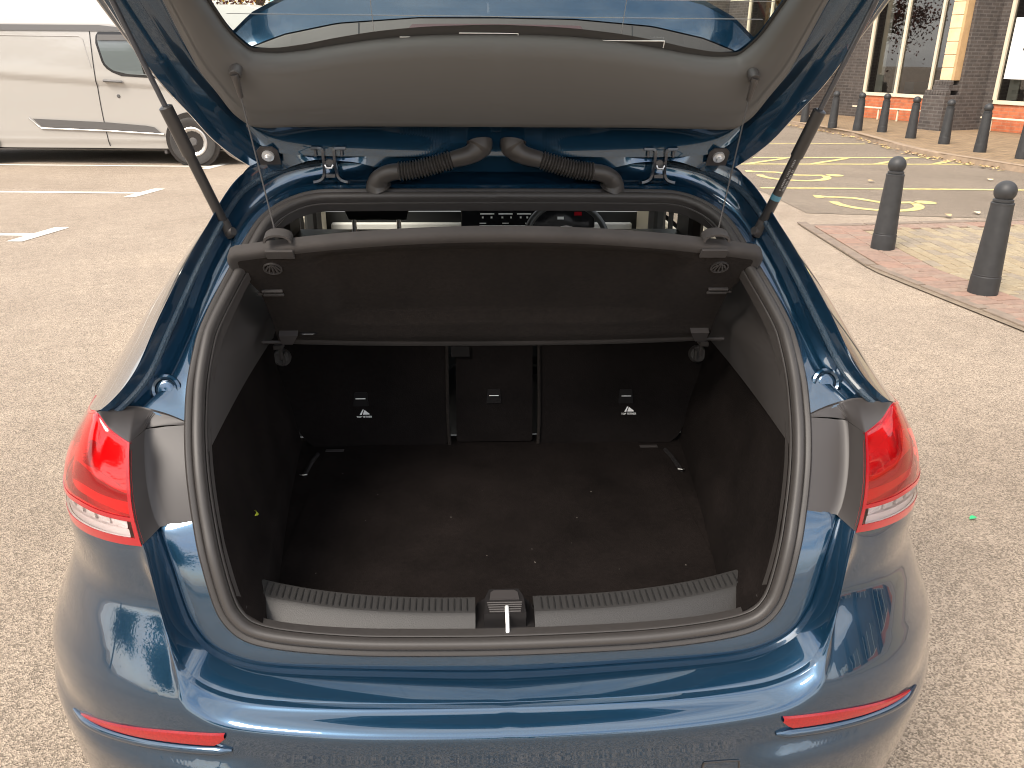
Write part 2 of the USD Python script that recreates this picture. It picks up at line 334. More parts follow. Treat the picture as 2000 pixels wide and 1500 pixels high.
for g in (lambda m: m, mir): part('sealer_bead', g(tube(bead, .0062, 8, up=N1b)), M['sealer'], parent=str(p.GetPath()))
S2, F2, W2 = rl(S_, KL, n2), rl(F_, KL, n2), rl(W_, KL, n2)
N2 = outn(S2, F2); b2 = nz(F2 - S2)
fl2 = [S2 - b2 * .03, S2 + b2 * .003, S2 * .5 + F2 * .5 + N2 * .002, F2 - b2 * .004 + N2 * .001, F2]
wl = nz(W2 - F2); ledge = [F2, F2 + wl * .004 - N2 * .006, F2 + wl * .010 - N2 * .005, F2 + wl * .014 + N2 * .0005]
wb = np.interp(np.linspace(7, 13, n2), [9.5, 11], [0, .0022])[:, None]
for w in np.linspace(.22, .86, 8): ledge.append(F2 + (W2 - F2) * w + A([0, 0, 4.0]) * wb * w * (1 - w))
Wi = W2 - wl * .010
ledge += [Wi]
part('opening_flange', cat(flange, both(grid(A(fl2)))), M['paint'], smooth=50)
# --- bumper
PL = A([(0, .077), (.19, .080), (.38, .092), (.48, .104), (.575, .128), (.67, .172), (.745, .24), (.80, .325), (.835, .44), (.85, .60), (.852, .80)])
_d = np.r_[0, np.cumsum(np.linalg.norm(np.diff(PL, axis=0), axis=1))]
_cs = PchipInterpolator(_d, PL)
PZ = [.15, .25, .35, .45, .48, .498, .512, .528, .55, .57, .59, .605, .62, .64, .665, .69, .715, .735, .755, .80, .85, .95, 1.05]
PO = [.029, .053, .081, .095, .097, .095, .088, .0815, .081, .0807, .0805, .080, .077, .068, .053, .036, .018, .006, .0, .0, .0, .0, .0]
PO2 = [.015, .035, .058, .072, .075, .076, .077, .078, .0795, .0802, .0805, .080, .077, .068, .053, .036, .018, .006, .0, .0, .0, .0, .0]
PK = [.947, .952, .954, .954, .954, .956, .958, .960, .962, .962, .955, .949, .944, .942, .948, .957, .966, .971, .976, .976, .963, .90, .82]
PD = [0] * 18 + [.001, .006, .016, .06, .13]
fo2 = PchipInterpolator(PZ, PO2)
fo, fk, fd = (PchipInterpolator(PZ, q) for q in (PO, PK, PD))
def skin(u, z):
    u, z = np.broadcast_arrays(A(u, float), A(z, float))
    uu = np.clip(u, 0, _d[-1]); q = _cs(uu); t = nz(_cs(uu, 1)); n = np.stack([t[..., 1], -t[..., 0]], -1)
    w = np.clip((uu - .38) / .10, 0, 1); w = w * w * (3 - 2 * w); o = fo(z) * w + fo2(z) * (1 - w)
    x = q[..., 0] * fk(z) + n[..., 0] * o; y = q[..., 1] + fd(z) + n[..., 1] * o
    return np.stack([x, y, z], -1)
def near_u(B):
    us = np.linspace(0, _d[-1], 2000)
    return A([us[np.argmin(np.linalg.norm(skin(us, b[2])[:, :2] - b[:2], axis=1))] for b in B])
TB = [W_[13], W_[12], W_[11], W_[10], W_[9], W_[8], W_[7], (.655, .187, .834), (.72, .238, .824), (.772, .305, .815), (.812, .40, .81), (.832, .52, .81), (.836, .66, .81)]
kt = [0, 1, 2, 3, 4, 5, 6, 7, 8, 9, 10, 11, 12]
nc = 130
TBr = PchipInterpolator([-1] + kt, A([(-TB[1][0],) + tuple(TB[1][1:])] + TB, float))(np.linspace(0, 12, nc))
ub = PchipInterpolator(kt, [-.0, .215, .385, .47, .53, .58, .635, .71, .79, .88, .99, 1.10, 1.24])(np.linspace(0, 12, nc))
ut = near_u(TBr)
Z0 = .16
vv = np.r_[np.linspace(0, .30, 26) ** 1.0, np.linspace(.31, 1, 34)]
vv = vv ** 1.15
rows = []
base_top = skin(ut, TBr[:, 2])
for v in vv:
    z = TBr[:, 2] * (1 - v) + Z0 * v
    uq = ut * (1 - v ** .8) + ub * v ** .8
    dec = np.exp(-((TBr[:, 2] - z) / np.interp(np.linspace(0, 12, nc), [0, 2, 4, 12], [.012, .014, .035, .035])) ** 2)[:, None]
    rows.append(skin(uq, z) + (TBr - base_top) * dec)
rows = A(rows)
# rounded rim: pull the first rows so that the edge turns over the ledge
nrm_in = nz(np.gradient(TBr, axis=0))
bump_mesh = both(grid(rows))
bp = part('rear_bumper', bump_mesh, M['paint'], smooth=60)
rim = [Wi, W2 - wl * .004 + N2 * .0012, W2 + N2 * 0]
part('loading_ledge', both(grid(A(ledge + [W2 - wl * .004 + N2 * .0008, W2]))), M['paint'], smooth=50)
# reflectors: follow the bumper skin
def on_skin(x, z, off=0):
    us = np.linspace(0, _d[-1], 3000); q = skin(us, z); i = np.argmin(np.abs(q[:, 0] - x))
    a, b = q[min(i + 1, 2999)], q[max(i - 1, 0)]; t = nz(a - b); return q[i] + A([t[1], -t[0], 0]) * off, A([t[1], -t[0], 0])
def strip_on_skin(x0, x1, ztop, zbot, off, n=30):
    P = []
    for t in np.linspace(0, 1, n):
        x = x0 + (x1 - x0) * t; zt, zb = ztop(t), zbot(t)
        P.append([on_skin(x, zb, -.004)[0], on_skin(x, zb + (zt - zb) * .1, off)[0], on_skin(x, (zb + zt) / 2, off + .001)[0], on_skin(x, zt - (zt - zb) * .1, off)[0], on_skin(x, zt, -.004)[0]])
    return grid(A(P))
rz = lambda t: .578 - .014 * t - .045 * t ** 2
rb = lambda t: .536 - .020 * t + .001 * t ** 2 - .004 * t ** 3
refl = strip_on_skin(.450, .735, rz, lambda t: rz(t) - (.025 * (1 - t ** 2.2) * min(1, t * 12 + .35) + .001), .004)
lipp = A([on_skin(.442 + .312 * t, rz(t) - .028 * (1 - t ** 3) - .006, .001)[0] for t in np.linspace(0, 1, 34)])
M['navy'] = M['paint']
for g in (lambda m: m, mir):
    part('bumper_reflector', g(refl), M['reflector'], parent=str(bp.GetPath()))
    part('reflector_lip', g(tube(lipp, np.interp(np.linspace(0, 1, 34), [0, .06, .9, 1], [.003, .0085, .008, .002]), 10)), M['paint'], parent=str(bp.GetPath()))
tq = [(.325, .492), (.385, .490), (.392, .445), (.318, .447), (.325, .492)]
part('towing_eye_cover', tube(A([on_skin(x, z, .0006)[0] for x, z in np.concatenate([np.linspace(tq[i], tq[i + 1], 6)[:-1] for i in range(4)] + [[tq[0]]])]), .0016, 6), M['gloss'], parent=str(bp.GetPath()))
# lamps
nl = 48
lb = rail(TB[6:12], nl)
lt = rail([(.601, .211, .999), (.643, .244, 1.008), (.668, .263, 1.029), (.699, .302, 1.015), (.742, .39, .985), (.79, .52, .955)], nl)
bul = PchipInterpolator(np.arange(6), [.010, .014, .016, .018, .020, .020])(np.linspace(0, 5, nl))
tl = nz(np.gradient(lb, axis=0)); nlamp = nz(np.stack([tl[:, 1], -tl[:, 0], np.zeros(nl) + .15], -1))
def lamp_pt(v, off=0.):
    v = np.broadcast_to(A(v, float), (nl,))[:, None]
    if off < -.006: off = off * np.interp(np.arange(nl), [0, 10, nl - 6, nl], [.12, 1, 1, .3])[:, None]
    return lb * (1 - v) + lt * v + nlamp * (bul[:, None] * 4 * v * (1 - v) * (1.0 + .25 * (.5 - v)) + off)
# --- recess panels beside the seal and tail lamps
sp = rail([S_[6], S_[6.5], S_[7], (.5155, .197, .854)], 24, [0, 1, 2, 2.2])
cr = rail([(.606, .290, .986), (.597, .243, .93), (.577, .203, .866), (.568, .196, .853)], 24, [0, 1, 2, 2.2])
le = A([lamp_pt(v)[0] for v in np.linspace(1, 0, 24)])
bs = nz(sp - cr); Np = outn(sp, cr)
panel = grid(A([sp + bs * .02, sp, sp * .5 + cr * .5 + Np * .002, cr + bs * .016, cr + bs * .007 + Np * .0015, cr + (le - cr) * .05 + Np * .001, cr + (le - cr) * .12, cr + (le - cr) * .5, le + 0]))
jc = 19
B1 = np.concatenate([rail([sp[0], (.575, .293, .991), cr[0] + [0, 0, .001], (.6035, .25, .993), le[0]], 22), lamp_pt(1.0)[1:jc + 1]])
ta = np.r_[np.linspace(0, .62, 22), np.linspace(.62, 1, jc + 1)[1:]]
top_a = PchipInterpolator([0, .25, .52, .8, 1], A([(.538, .296, .992), (.580, .309, 1.005), (.619, .317, 1.0125), (.648, .295, 1.022), lamp_pt(1.0)[jc]]))(ta)
facet = grid(A([top_a + [0, .012, -.003], top_a + [0, -.003, .0045], top_a * .93 + B1 * .07 + [0, -.001, .002], top_a * .5 + B1 * .5 + [0, 0, .003], top_a * .1 + B1 * .9 + [0, 0, .0015], B1]))
for g in (lambda m: m, mir):
    pn = part('lamp_recess_panel', g(cat(panel, facet)), M['recess'], smooth=40)
def lamp_zone(v0, v1, off, j0=0, j1=nl, n=14, lip=.004):
    P = [lamp_pt(v0, off - lip)[j0:j1]] + [lamp_pt(v0 + (v1 - v0) * t, off)[j0:j1] for t in np.linspace(0, 1, n)] + [lamp_pt(v1, off - lip)[j0:j1]]
    return grid(A(P))
def ribs(v0, v1, off, cnt, amp, j0=0, j1=nl):
    P = []
    for i in range(cnt):
        a, b = v0 + (v1 - v0) * i / cnt, v0 + (v1 - v0) * (i + 1) / cnt
        P += [lamp_pt(a, off)[j0:j1], lamp_pt(b - .2 * (b - a), off - amp)[j0:j1]]
    return grid(A(P))
housing = grid(A([lamp_pt(t, -.034) for t in np.linspace(0, .92, 8)]))
led_seg = []
for j in range(3, 30, 5):
    a = A([lamp_pt(v, o)[j] for v, o in ((.165, -.005), (.225, -.005))]); b = A([lamp_pt(v, o)[j + 4] for v, o in ((.165, -.0058), (.225, -.0105))])
    led_seg.append(grid(A([a, b])))
for g, lab in ((lambda m: m, None), (mir, None)):
    tlp = part('tail_lamp', g(housing), M['ledred'], smooth=60); tp = str(tlp.GetPath())
    part('red_lens', g(lamp_zone(.285, .985, 0)), M['redlens'], parent=tp, smooth=60)
    part('clear_lens', g(lamp_zone(.075, .235, 0)), M['clearlens'], parent=tp, smooth=60)
    part('lamp_border', g(cat(lamp_zone(-.01, .07, .0008), lamp_zone(.24, .28, .0008), lamp_zone(.986, 1.0, .0008), lamp_zone(0, 1.0, .0012, 0, 2))), M['rededge'], parent=tp, smooth=60)
    part('reverse_reflector', g(cat(grid(A([lamp_pt(.07, -.0055), lamp_pt(.142, -.0058), lamp_pt(.150, -.003), lamp_pt(.156, -.012), lamp_pt(.24, -.0058)])[:, 3:]))), M['lampwhite'], parent=tp, smooth=False)
    for sg in led_seg: part('led_segment', g(sg), M['silver'], parent=tp, smooth=False)
    part('reflector_ribs', g(cat(ribs(.30, .52, -.014, 9, .010, 1), ribs(.76, .98, -.014, 7, .010, 1), ribs(.5, .78, -.016, 8, .008, 27))), M['ledred'], parent=tp, smooth=False)
    vj = np.arange(nl) / 26.
    part('dark_insert', g(grid(A([lamp_pt(.425 + 0 * vj, -.0028)[1:25], lamp_pt(.44 + .03 * vj, -.0026)[1:25], lamp_pt(.48 + .08 * vj, -.0026)[1:25], lamp_pt(.50 + .10 * vj, -.0028)[1:25]]))), M['smoke'], parent=tp)
# --- rubber seal: outer lip and main bulb
bi = np.zeros_like(Sall); Fall = rl({**F_, 6.5: (.597, .243, .93)}, sorted({**F_, 6.5: 0}), 150)
bi = -nz(Fall - Sall); NA = outn(Sall, Fall)
bi[0] = [0, bi[0, 1], bi[0, 2]]; bi[-1] = [0, bi[-1, 1], bi[-1, 2]]
bi = nz(bi - nz(np.gradient(Sall, axis=0)) * np.sum(bi * nz(np.gradient(Sall, axis=0)), 1, keepdims=True))
def full(P):
    Q = P.copy(); Q[:, 0] *= -1
    return np.concatenate([P, Q[::-1][1:-1]])
def loop_sweep(off_b, off_n, prof):
    P = full(Sall + bi * off_b + NA * off_n); U = full(NA)
    return sweep(P, prof, U, closed=True)
sl = part('boot_seal', loop_sweep(.0225, .008, [(-.009, -.014), (-.0095, 0), (-.0075, .006), (-.0035, .0088), (.0025, .0088), (.0068, .006), (.009, 0), (.009, -.014)]), M['rubber'], smooth=50)
part('seal_lip', loop_sweep(.006, .002, [(-.0085, -.008), (-.0078, .002), (-.004, .0055), (.0025, .0045), (.0065, .001), (.007, -.008)]), M['rubber'], parent=str(sl.GetPath()), smooth=50)
part('seal_inner_lip', loop_sweep(.034, .000, [(-.003, -.02), (-.0025, .001), (0, .003), (.0025, .001), (.003, -.02)]), M['rubber'], parent=str(sl.GetPath()), smooth=50)
# --- boot lining: side trims (carpet below, plastic above)
SI = Sall + bi * .037
def s_at(z):   # seal inner line at height z on the side
    m = np.arange(20, 118); o = np.argsort(SI[m, 2]); q = SI[m][o]
    return A([np.interp(z, q[:, 2], q[:, i]) for i in range(3)])
zf_c = np.linspace(.664, .955, 12); zf_p = np.linspace(.955, 1.275, 14)
front_c = A([s_at(z) for z in zf_c]); front_p = A([s_at(z) for z in zf_p])
front_c[0] = [front_c[0, 0] - .005, front_c[0, 1] + .02, .598]
rear_c = rail([(.515, 1.02, .598), (.535, 1.03, .70), (.572, 1.06, .82), (.578, 1.075, .885)], 12)
rear_p = rail([(.575, 1.075, .885), (.555, 1.09, .95), (.545, 1.10, .985), (.60, 1.11, 1.0), (.635, 1.12, 1.10), (.60, 1.12, 1.28)], 14, [0, .8, 1.2, 1.5, 2.3, 3])
def ruled(a, b, n, bx):
    P = []
    for t in np.linspace(0, 1, n):
        q = a * (1 - t) + b * t; q[:, 0] += bx(t); P.append(q)
    return A(P)
carp = ruled(front_c, rear_c, 16, lambda t: .012 * math.sin(t * math.pi))
plas = ruled(front_p, rear_p, 16, lambda t: .006 * math.sin(t * math.pi))
# the plastic steps out to a shelf rest above the carpet
for i, t in enumerate(np.linspace(0, 1, 16)):
    w = np.interp(np.arange(14), [0, 1, 4, 6, 13], [.0, .004, .016, .010, -.02]) * math.sin(min(1, t * 1.25) * math.pi)
    plas[i, :, 0] -= w
for g in (lambda m: m, mir):
    q = part('boot_side_trim', g(grid(carp)), M['carpet'], smooth=50, label='black carpeted side wall of the boot')
    part('shelf_support', g(grid(plas)), M['plastic'], parent=str(q.GetPath()), smooth=45)
    part('bag_hook', g(cat(box(.022, .03, .012, (.528, .93, .905)), box(.008, .008, .03, (.523, .925, .878)))), M['recess'], parent=str(q.GetPath()))
    part('lining_clip', g(align(lathe([(0, .003), (.007, .003), (.009, 0), (.009, -.006)], 14), (.532, .92, .70), (-1, -.1, 0))), M['gloss'], parent=str(q.GetPath()))
# floor
flp = Polygon([(-.455, .235), (.455, .235), (.445, .98), (.40, .985), (.395, 1.012), (-.395, 1.012), (-.40, .985), (-.445, .98)])
part('boot_floor', cat(sheet(-.56, .2, .56, 1.06, .5985, 12, 12)), M['carpet'], smooth=False)
fm = slab(flp.buffer(-.006).buffer(.004), .010, .592)
mt = part('boot_carpet', fm, M['carpet'])
for sx in (-1, 1):
    part('floor_latch', box(.048, .014, .006, (sx * .42, .972, .597)), M['recess'], parent=str(mt.GetPath()))
    part('pull_strap', tube([(sx * .462, .955, .60), (sx * .468, .90, .605), (sx * .475, .83, .602)], .006, 6), M['gloss'], parent=str(mt.GetPath()))
    part('strap_ring', tube([(sx * .467, .832, .606), (sx * .476, .825, .608), (sx * .484, .832, .606)], .0016, 6), M['metal'], parent=str(mt.GetPath()))
# loading sill trim with ribs
xs = np.linspace(-.435, .435, 60)
def sill_row(dy, dz): return np.stack([xs, .135 + .045 * (np.abs(xs) / .435) ** 2.6 + dy, .640 + .016 * (np.abs(xs) / .435) ** 3 + dz], -1)
sill = grid(A([sill_row(*q) for q in ((-.008, -.01), (-.002, .006), (.008, .016), (.030, .031), (.036, .036), (.042, .0385), (.082, .0405), (.088, .037), (.090, -.045))]))
keep = (np.abs(A(sill.vertices)[A(sill.faces)].mean(1)[:, 0]) > .050)
sill = trimesh.Trimesh(A(sill.vertices), A(sill.faces)[keep], process=False)
M['sill'] = mat('grey_grained_sill_plastic', (.018, .0165, .0155), .5, bump=.5, bs=700, bd=.001)
M['sill2'] = mat('charcoal_grip_plastic', (.021, .0195, .0185), .55, bump=.5, bs=700, bd=.001)
M['ribs'] = mat('dark_grip_ribs', (.010, .0095, .009), .5)
kz = A(sill.vertices)[A(sill.faces)].mean(1); row = np.arange(len(A(sill.vertices))) // len(xs); fr = row[A(sill.faces)].min(1); ft = (fr >= 5) & (fr <= 6)
st = part('sill_trim', trimesh.Trimesh(A(sill.vertices), A(sill.faces)[~ft], process=False), M['sill'], smooth=40)
part('grip_strip', trimesh.Trimesh(A(sill.vertices), A(sill.faces)[ft], process=False), M['sill2'], parent=str(st.GetPath()))
rb_ = []
for sx in (-1, 1):
    for k in range(33):
        x = sx * (.066 + k * .0112); j = (np.abs(x) / .435)
        rb_.append(box(.0030, .034, .0022, (x, .135 + .045 * j ** 2.6 + .063, .640 + .016 * j ** 3 + .0392), .0012))
part('grip_ribs', cat(*rb_), M['ribs'], parent=str(st.GetPath()), kind='stuff')
# latch
lp = Polygon([(-.058, .125), (-.054, .19), (-.044, .225), (-.030, .238), (.030, .238), (.044, .225), (.054, .19), (.058, .125)])
lq = Polygon([(-.036, .158), (-.034, .205), (-.026, .228), (.026, .228), (.034, .205), (.036, .158)])
la = part('boot_latch', cat(slab(lp.buffer(.004), .028, .634), slab(lq, .050, .640)), M['gloss'], smooth=30)
lap = str(la.GetPath())
part('latch_lid', slab(Polygon([(-.026, .196), (-.024, .216), (-.018, .222), (.018, .222), (.024, .216), (.026, .196)]), .002, .690), M['recess'], parent=lap)
for k in range(5): part('latch_ridge', box(.062 - .002 * k, .003, .002, (0, .188 - k * .0062, .6898), .0006), M['plastic'], parent=lap)
part('latch_bar', tube([(.003, .125, .650), (.003, .128, .666), (.003, .150, .688), (.003, .172, .694)], .0036, 8), M['chrome'], parent=lap)
# --- seat backs
M['plastic2'] = mat('dull_black_plastic', (.006, .005, .005), .8, spec=.2)
def seat_slab(poly, th=.10):
    m = slab(poly.buffer(-.008).buffer(.008), th, 0)     # x, height along the back, thickness forward
    v = A(m.vertices); hgt = v[:, 1]; t = v[:, 2]
    return trimesh.Trimesh(np.stack([v[:, 0], 1.0 + (hgt - .6) * .3 + t, hgt], -1), A(m.faces), process=False)
left = Polygon([(-.122, .60), (-.124, 1.13), (-.60, 1.12), (-.583, .86), (-.563, .76), (-.548, .70), (-.525, .65), (-.50, .615), (-.48, .60)])
right = Polygon([(.126, .60), (.130, 1.13), (.60, 1.12), (.586, .86), (.565, .76), (.550, .70), (.528, .65), (.505, .615), (.485, .60)])
mid = Polygon([(-.098, .603), (-.098, 1.12), (.112, 1.12), (.108, .603)])
seatp = {}
def onseat(x, z, off=0): return A([x, 1.0 + (z - .6) * .3 - off, z])
SN = nz(A([0, -1, .3]))
for nm, pl, lab in (('rear_seat_back', left, 'left outer seat back'), ('rear_seat_back', mid, 'narrow middle seat back'), ('rear_seat_back', right, 'right outer seat back')):
    s_ = part(nm, seat_slab(pl, .09 if pl is not mid else .07) if pl is not mid else xf(seat_slab(pl, .07), np.eye(3), (0, .012, 0)), M['seatback'], label=lab, smooth=30)
    cx = {left: -.352, mid: .004, right: .362}[pl]; oy = .012 if pl is mid else 0
    P = onseat(cx, .722, -.0) + [0, oy, 0]
    pk = slab(Polygon([(-.017, -.016), (.017, -.016), (.014, .016), (-.014, .016)]).buffer(.003), .004)
    part('tether_pocket', align(pk, P, SN, (1, 0, 0)), M['plastic2'], parent=str(s_.GetPath()))
    part('tether_bar', tube([P + [-.013, -.008, .004], P + [.013, -.008, .004]], .0016, 8), M['metal'], parent=str(s_.GetPath()))
    part('pocket_lip', align(box(.030, .010, .007), P + [0, 0, -.013], SN, (1, 0, 0)), M['plastic'], parent=str(s_.GetPath()))
    if pl is not mid:
        tx = meshkit.text_mesh('TOP TETHER', .0048, .0006, bold=True); w = np.ptp(A(tx.vertices)[:, 0])
        tx = xf(tx, np.eye(3), (-w / 2, 0, 0))
        icon = cat(slab(Polygon([(-.012, .008), (-.004, .022), (-.001, .022), (-.006, .010), (-.006, .008)]), .0006), slab(Polygon([(-.003, .010), (.001, .021), (.014, .011), (.014, .0085), (-.003, .0085)]), .0006))
        part('tether_sign', align(cat(tx, icon), onseat(cx + .008, .674, .001), SN, (1, 0, 0)), M['white'], parent=str(s_.GetPath()), smooth=False)
for x0, x1 in ((-.120, -.112), (.118, .127)):
    a, b = onseat((x0 + x1) / 2, .603, .006), onseat((x0 + x1) / 2 - .004, 1.12, .006)
    part('seat_edge_strip', tube(rail([a, a * .85 + b * .15 + [.004 * np.sign(x0), 0, 0], b], 12, [0, .15, 1]), .0046, 8), M['shelfmat'], label='grey edge strip between the seat backs')
part('belt_buckle_slot', align(box(.05, .028, .004), onseat(-.085, .842, .0), SN, (1, 0, 0)), M['plastic2'])
for sx in (-1, 1):
    part('seat_latch', cat(align(lathe([(0, .012), (.020, .012), (.024, 0), (.024, -.02)], 18), onseat(sx * .556, .832, .004), SN), box(.006, .02, .03, tuple(onseat(sx * .545, .822, .02)))), M['plastic'])
# headrest, dashboard, steering wheel and doors seen through the gap
hr = sweep(rail([(-.40, 1.20, 1.235), (-.385, 1.20, 1.24), (-.30, 1.20, 1.245), (-.215, 1.20, 1.24), (-.20, 1.20, 1.235)], 14), A([circ(1, 16) * [[.035, .075]]] * 14).reshape(14, 16, 2) * np.sin(np.linspace(.45, np.pi - .45, 14))[:, None, None] ** .35, up=(0, 0, 1))
h = part('rear_headrest', hr, M['leatherdark'], smooth=60)
for x in (-.363, -.245): part('headrest_post', tube([(x, 1.20, 1.10), (x, 1.20, 1.20)], .006, 8), M['chrome'], parent=str(h.GetPath()))
part('seat_bolster', cat(box(1.16, .16, .10, (0, 1.20, 1.035), .03)), M['leatherdark'])
for sx in (-1, 1):
    fs = part('front_seat', cat(box(.46, .14, .52, (sx * .36, 2.12, .42), .05), box(.48, .5, .18, (sx * .36, 2.45, .32), .05)), M['leatherdark'])
da = sweep([(-.74, 3.12, .80), (.74, 3.12, .80)], [(-.28, -.25), (-.28, .02), (-.18, .09), (.1, .12), (.28, .10), (.28, -.25)], up=(0, 0, 1))
db = part('dashboard', da, M['leatherdark'], smooth=False)
dbp = str(db.GetPath())
part('dash_panel', box(1.40, .02, .10, (0, 2.825, .755), .008), M['leather'], parent=dbp)
part('display_screen', box(.62, .018, .115, (.21, 2.80, .835), .004), M['screen'], parent=dbp)
prn = [box(.065, .002, .007, (x, 2.789, .897), 0) for x in (.02, .105, .19)] + [box(.008, .002, .008, (x, 2.789, .880), 0) for x in (-.0, .04, .09, .13, .175, .205)] + [box(.24, .002, .002, (.105, 2.789, .846), 0), box(.03, .002, .004, (0, 2.789, .855), 0), box(.03, .002, .004, (.105, 2.789, .855), 0), box(.03, .002, .004, (.21, 2.789, .855), 0), box(.03, .002, .012, (.36, 2.789, .875), 0)]
part('screen_lettering', cat(*prn), M['white'], parent=dbp, smooth=False)
part('screen_icon', box(.035, .002, .016, (.44, 2.789, .893), 0), M['rededge'], parent=dbp, smooth=False)
for x in (-.06, .075, .20):
    part('air_vent', align(cat(lathe([(.030, 0), (.045, .004), (.050, .014), (.045, .022), (.036, .016)], 24), lathe([(0, .010), (.012, .012), (.014, .004)], 12), box(.07, .006, .006, (0, 0, .006), .001), box(.006, .07, .006, (0, 0, .006), .001)), (x, 2.81, .80), (0, -1, .1)), M['silver'], parent=dbp)
an = np.linspace(0, 2 * np.pi, 48, endpoint=False)
wheel_c = A([.37, 2.62, .80]); ex, ey = A([1., 0, 0]), nz(A([0, .42, .9])); en = np.cross(ex, ey)
swp = part('steering_wheel', sweep(wheel_c + .185 * (np.cos(an)[:, None] * ex + np.sin(an)[:, None] * ey), circ(.015, 10), up=en, closed=True), M['leatherdark'], smooth=60)
part('wheel_hub', align(cat(lathe([(0, .05), (.05, .048), (.075, .03), (.08, 0)], 24), box(.30, .05, .02, (0, -.01, -.01), .008)), wheel_c, -en, ex), M['silver'], parent=str(swp.GetPath()))
for sx in (-1, 1):
    part('door_card', cat(box(.03, 1.75, .62, (sx * .735, 1.95, .34), .01), box(.09, .5, .05, (sx * .70, 2.35, .70), .02)), M['beige'])
    part('seat_belt', box(.004, .05, .52, (sx * .575, 1.56, .78), 0), M['recess'])
    part('pillar_trim', box(.04, .11, .40, (sx * .585, 1.80, .93), .01), M['plastic'])
    part('pillar_trim', box(.04, .14, .36, (sx * .535, 1.18, .95), .01), M['plastic'])
# --- body shell
roofst = [(0.80, None), (.95, (.53, 1.422, 1.362)), (1.2, (.555, 1.434, 1.375)), (1.8, (.57, 1.44, 1.38)), (2.4, (.56, 1.43, 1.37)), (2.8, (.53, 1.395, 1.335))]
G0 = rl(G_, [0, 1, 2], 15); rf = [G0 + [0, -.004, -.012], G0]
for y, q in roofst[1:]:
    x = np.linspace(0, 1, 15); rf.append(np.stack([x * q[0], np.full(15, y) - (.0), q[1] - (q[1] - q[2]) * x ** 3], -1))
roof = both(grid(A(rf)))
qG = rl(G_, [2, 3, 4, 5, 6], 40)
qq = rail([(.837, .74, .93), (.825, .64, .935), (.79, .52, .953), (.742, .39, .985), (.667, .267, 1.031)], 40)
tt = np.linspace(0, 1, 14)
Q = [qG + A([0, .002, -.012])]
for t in tt:
    P = qG * (1 - t) + qq * t; dlen = np.linalg.norm(qq - qG, axis=1)[:, None]
    P = P + nz(A([.75, -.25, .6])) * (math.sin(math.pi * t) * .015 * dlen); Q.append(P)
quarter = grid(A(Q))
ys = np.r_[.505, .60, .74, .95, 1.2, 1.8, 2.4, 3.0, 3.5, 3.9, 4.15, 4.30]
def side_rows(z, xo):
    tap = np.interp(ys, [.5, .6, .74, 3.4, 3.9, 4.15, 4.30], [.042, .016, 0, 0, .03, .14, .32])
    return np.stack([xo - tap, ys, np.full(len(ys), z)], -1)
top0 = np.stack([np.interp(ys, [.505, .60, .74, .95, 3.4, 3.9, 4.3], [.770, .800, .830, .801, .80, .79, .6]), ys, np.interp(ys, [.505, .6, .74, 3.4, 4.3], [.952, .940, .932, .937, .70])], -1)
side = grid(A([top0] + [side_rows(*q) for q in ((.915, .838), (.86, .848), (.80, .858), (.70, .880), (.60, .894), (.5, .896), (.35, .888), (.20, .86))]))
top_r = A([(.50, .74, 1.36), (.53, .95, 1.362), (.555, 1.2, 1.375), (.57, 1.8, 1.38), (.56, 2.4, 1.37), (.53, 2.8, 1.335), (.70, 3.35, 1.02)])
bot_r = A([(.832, .74, .935), (.80, .95, .935), (.80, 1.2, .935), (.80, 1.8, .935), (.80, 2.4, .935), (.80, 2.8, .935), (.80, 3.4, .935)])
def green(y0, y1):
    yy = np.linspace(y0, y1, 6); rows_ = []
    for t in np.linspace(0, 1, 8):
        a = np.stack([np.interp(yy, top_r[:, 1], top_r[:, i]) for i in range(3)], 1); b = np.stack([np.interp(yy, bot_r[:, 1], bot_r[:, i]) for i in range(3)], 1)
        q = a * (1 - t) + b * t; q[:, 0] += .012 * math.sin(math.pi * t); q[:, 1] = yy; rows_.append(q)
    return grid(A(rows_))
hood = grid(A([np.stack([np.linspace(0, 1, 9) * w, np.full(9, y), z - .04 * np.linspace(0, 1, 9) ** 2], -1) for y, z, w in ((3.38, .985, .80), (3.7, .93, .82), (4.0, .86, .80), (4.2, .78, .74), (4.3, .68, .62), (4.33, .45, .62), (4.30, .2, .6))]))
part('body_shell', cat(roof, both(quarter), both(side), both(green(.74, 1.06)), both(green(1.76, 1.84)), both(green(2.78, 2.86)), both(hood)), M['paint'], smooth=40)
ws = grid(A([np.stack([np.linspace(-1, 1, 13) * w, np.full(13, y) - .06 * np.linspace(-1, 1, 13) ** 2, np.full(13, z)], -1) for y, z, w in ((2.80, 1.395, .53), (3.1, 1.20, .64), (3.40, .985, .74))]))
part('windscreen', ws, M['clearglass'])
for g in (lambda m: m, mir):
    part('side_window', g(green(1.06, 1.76)), M['carglass']); part('side_window', g(green(1.84, 2.78)), M['clearglass'])
hl = [np.stack([np.linspace(-1, 1, 15) * q[0] * 1.02, np.full(15, y), q[1] - .035 - (q[1] - q[2]) * np.abs(np.linspace(-1, 1, 15)) ** 3], -1) for y, q in [(.79, (.50, 1.37, 1.32))] + roofst[1:]]
part('headliner', grid(A(hl)), M['headliner'])
part('underbody', cat(box(1.66, 3.9, .02, (0, 2.25, .20), 0), box(1.20, .95, .02, (0, .62, .56), 0), box(1.5, .02, .35, (0, 1.12, .22), 0)), M['gloss'])
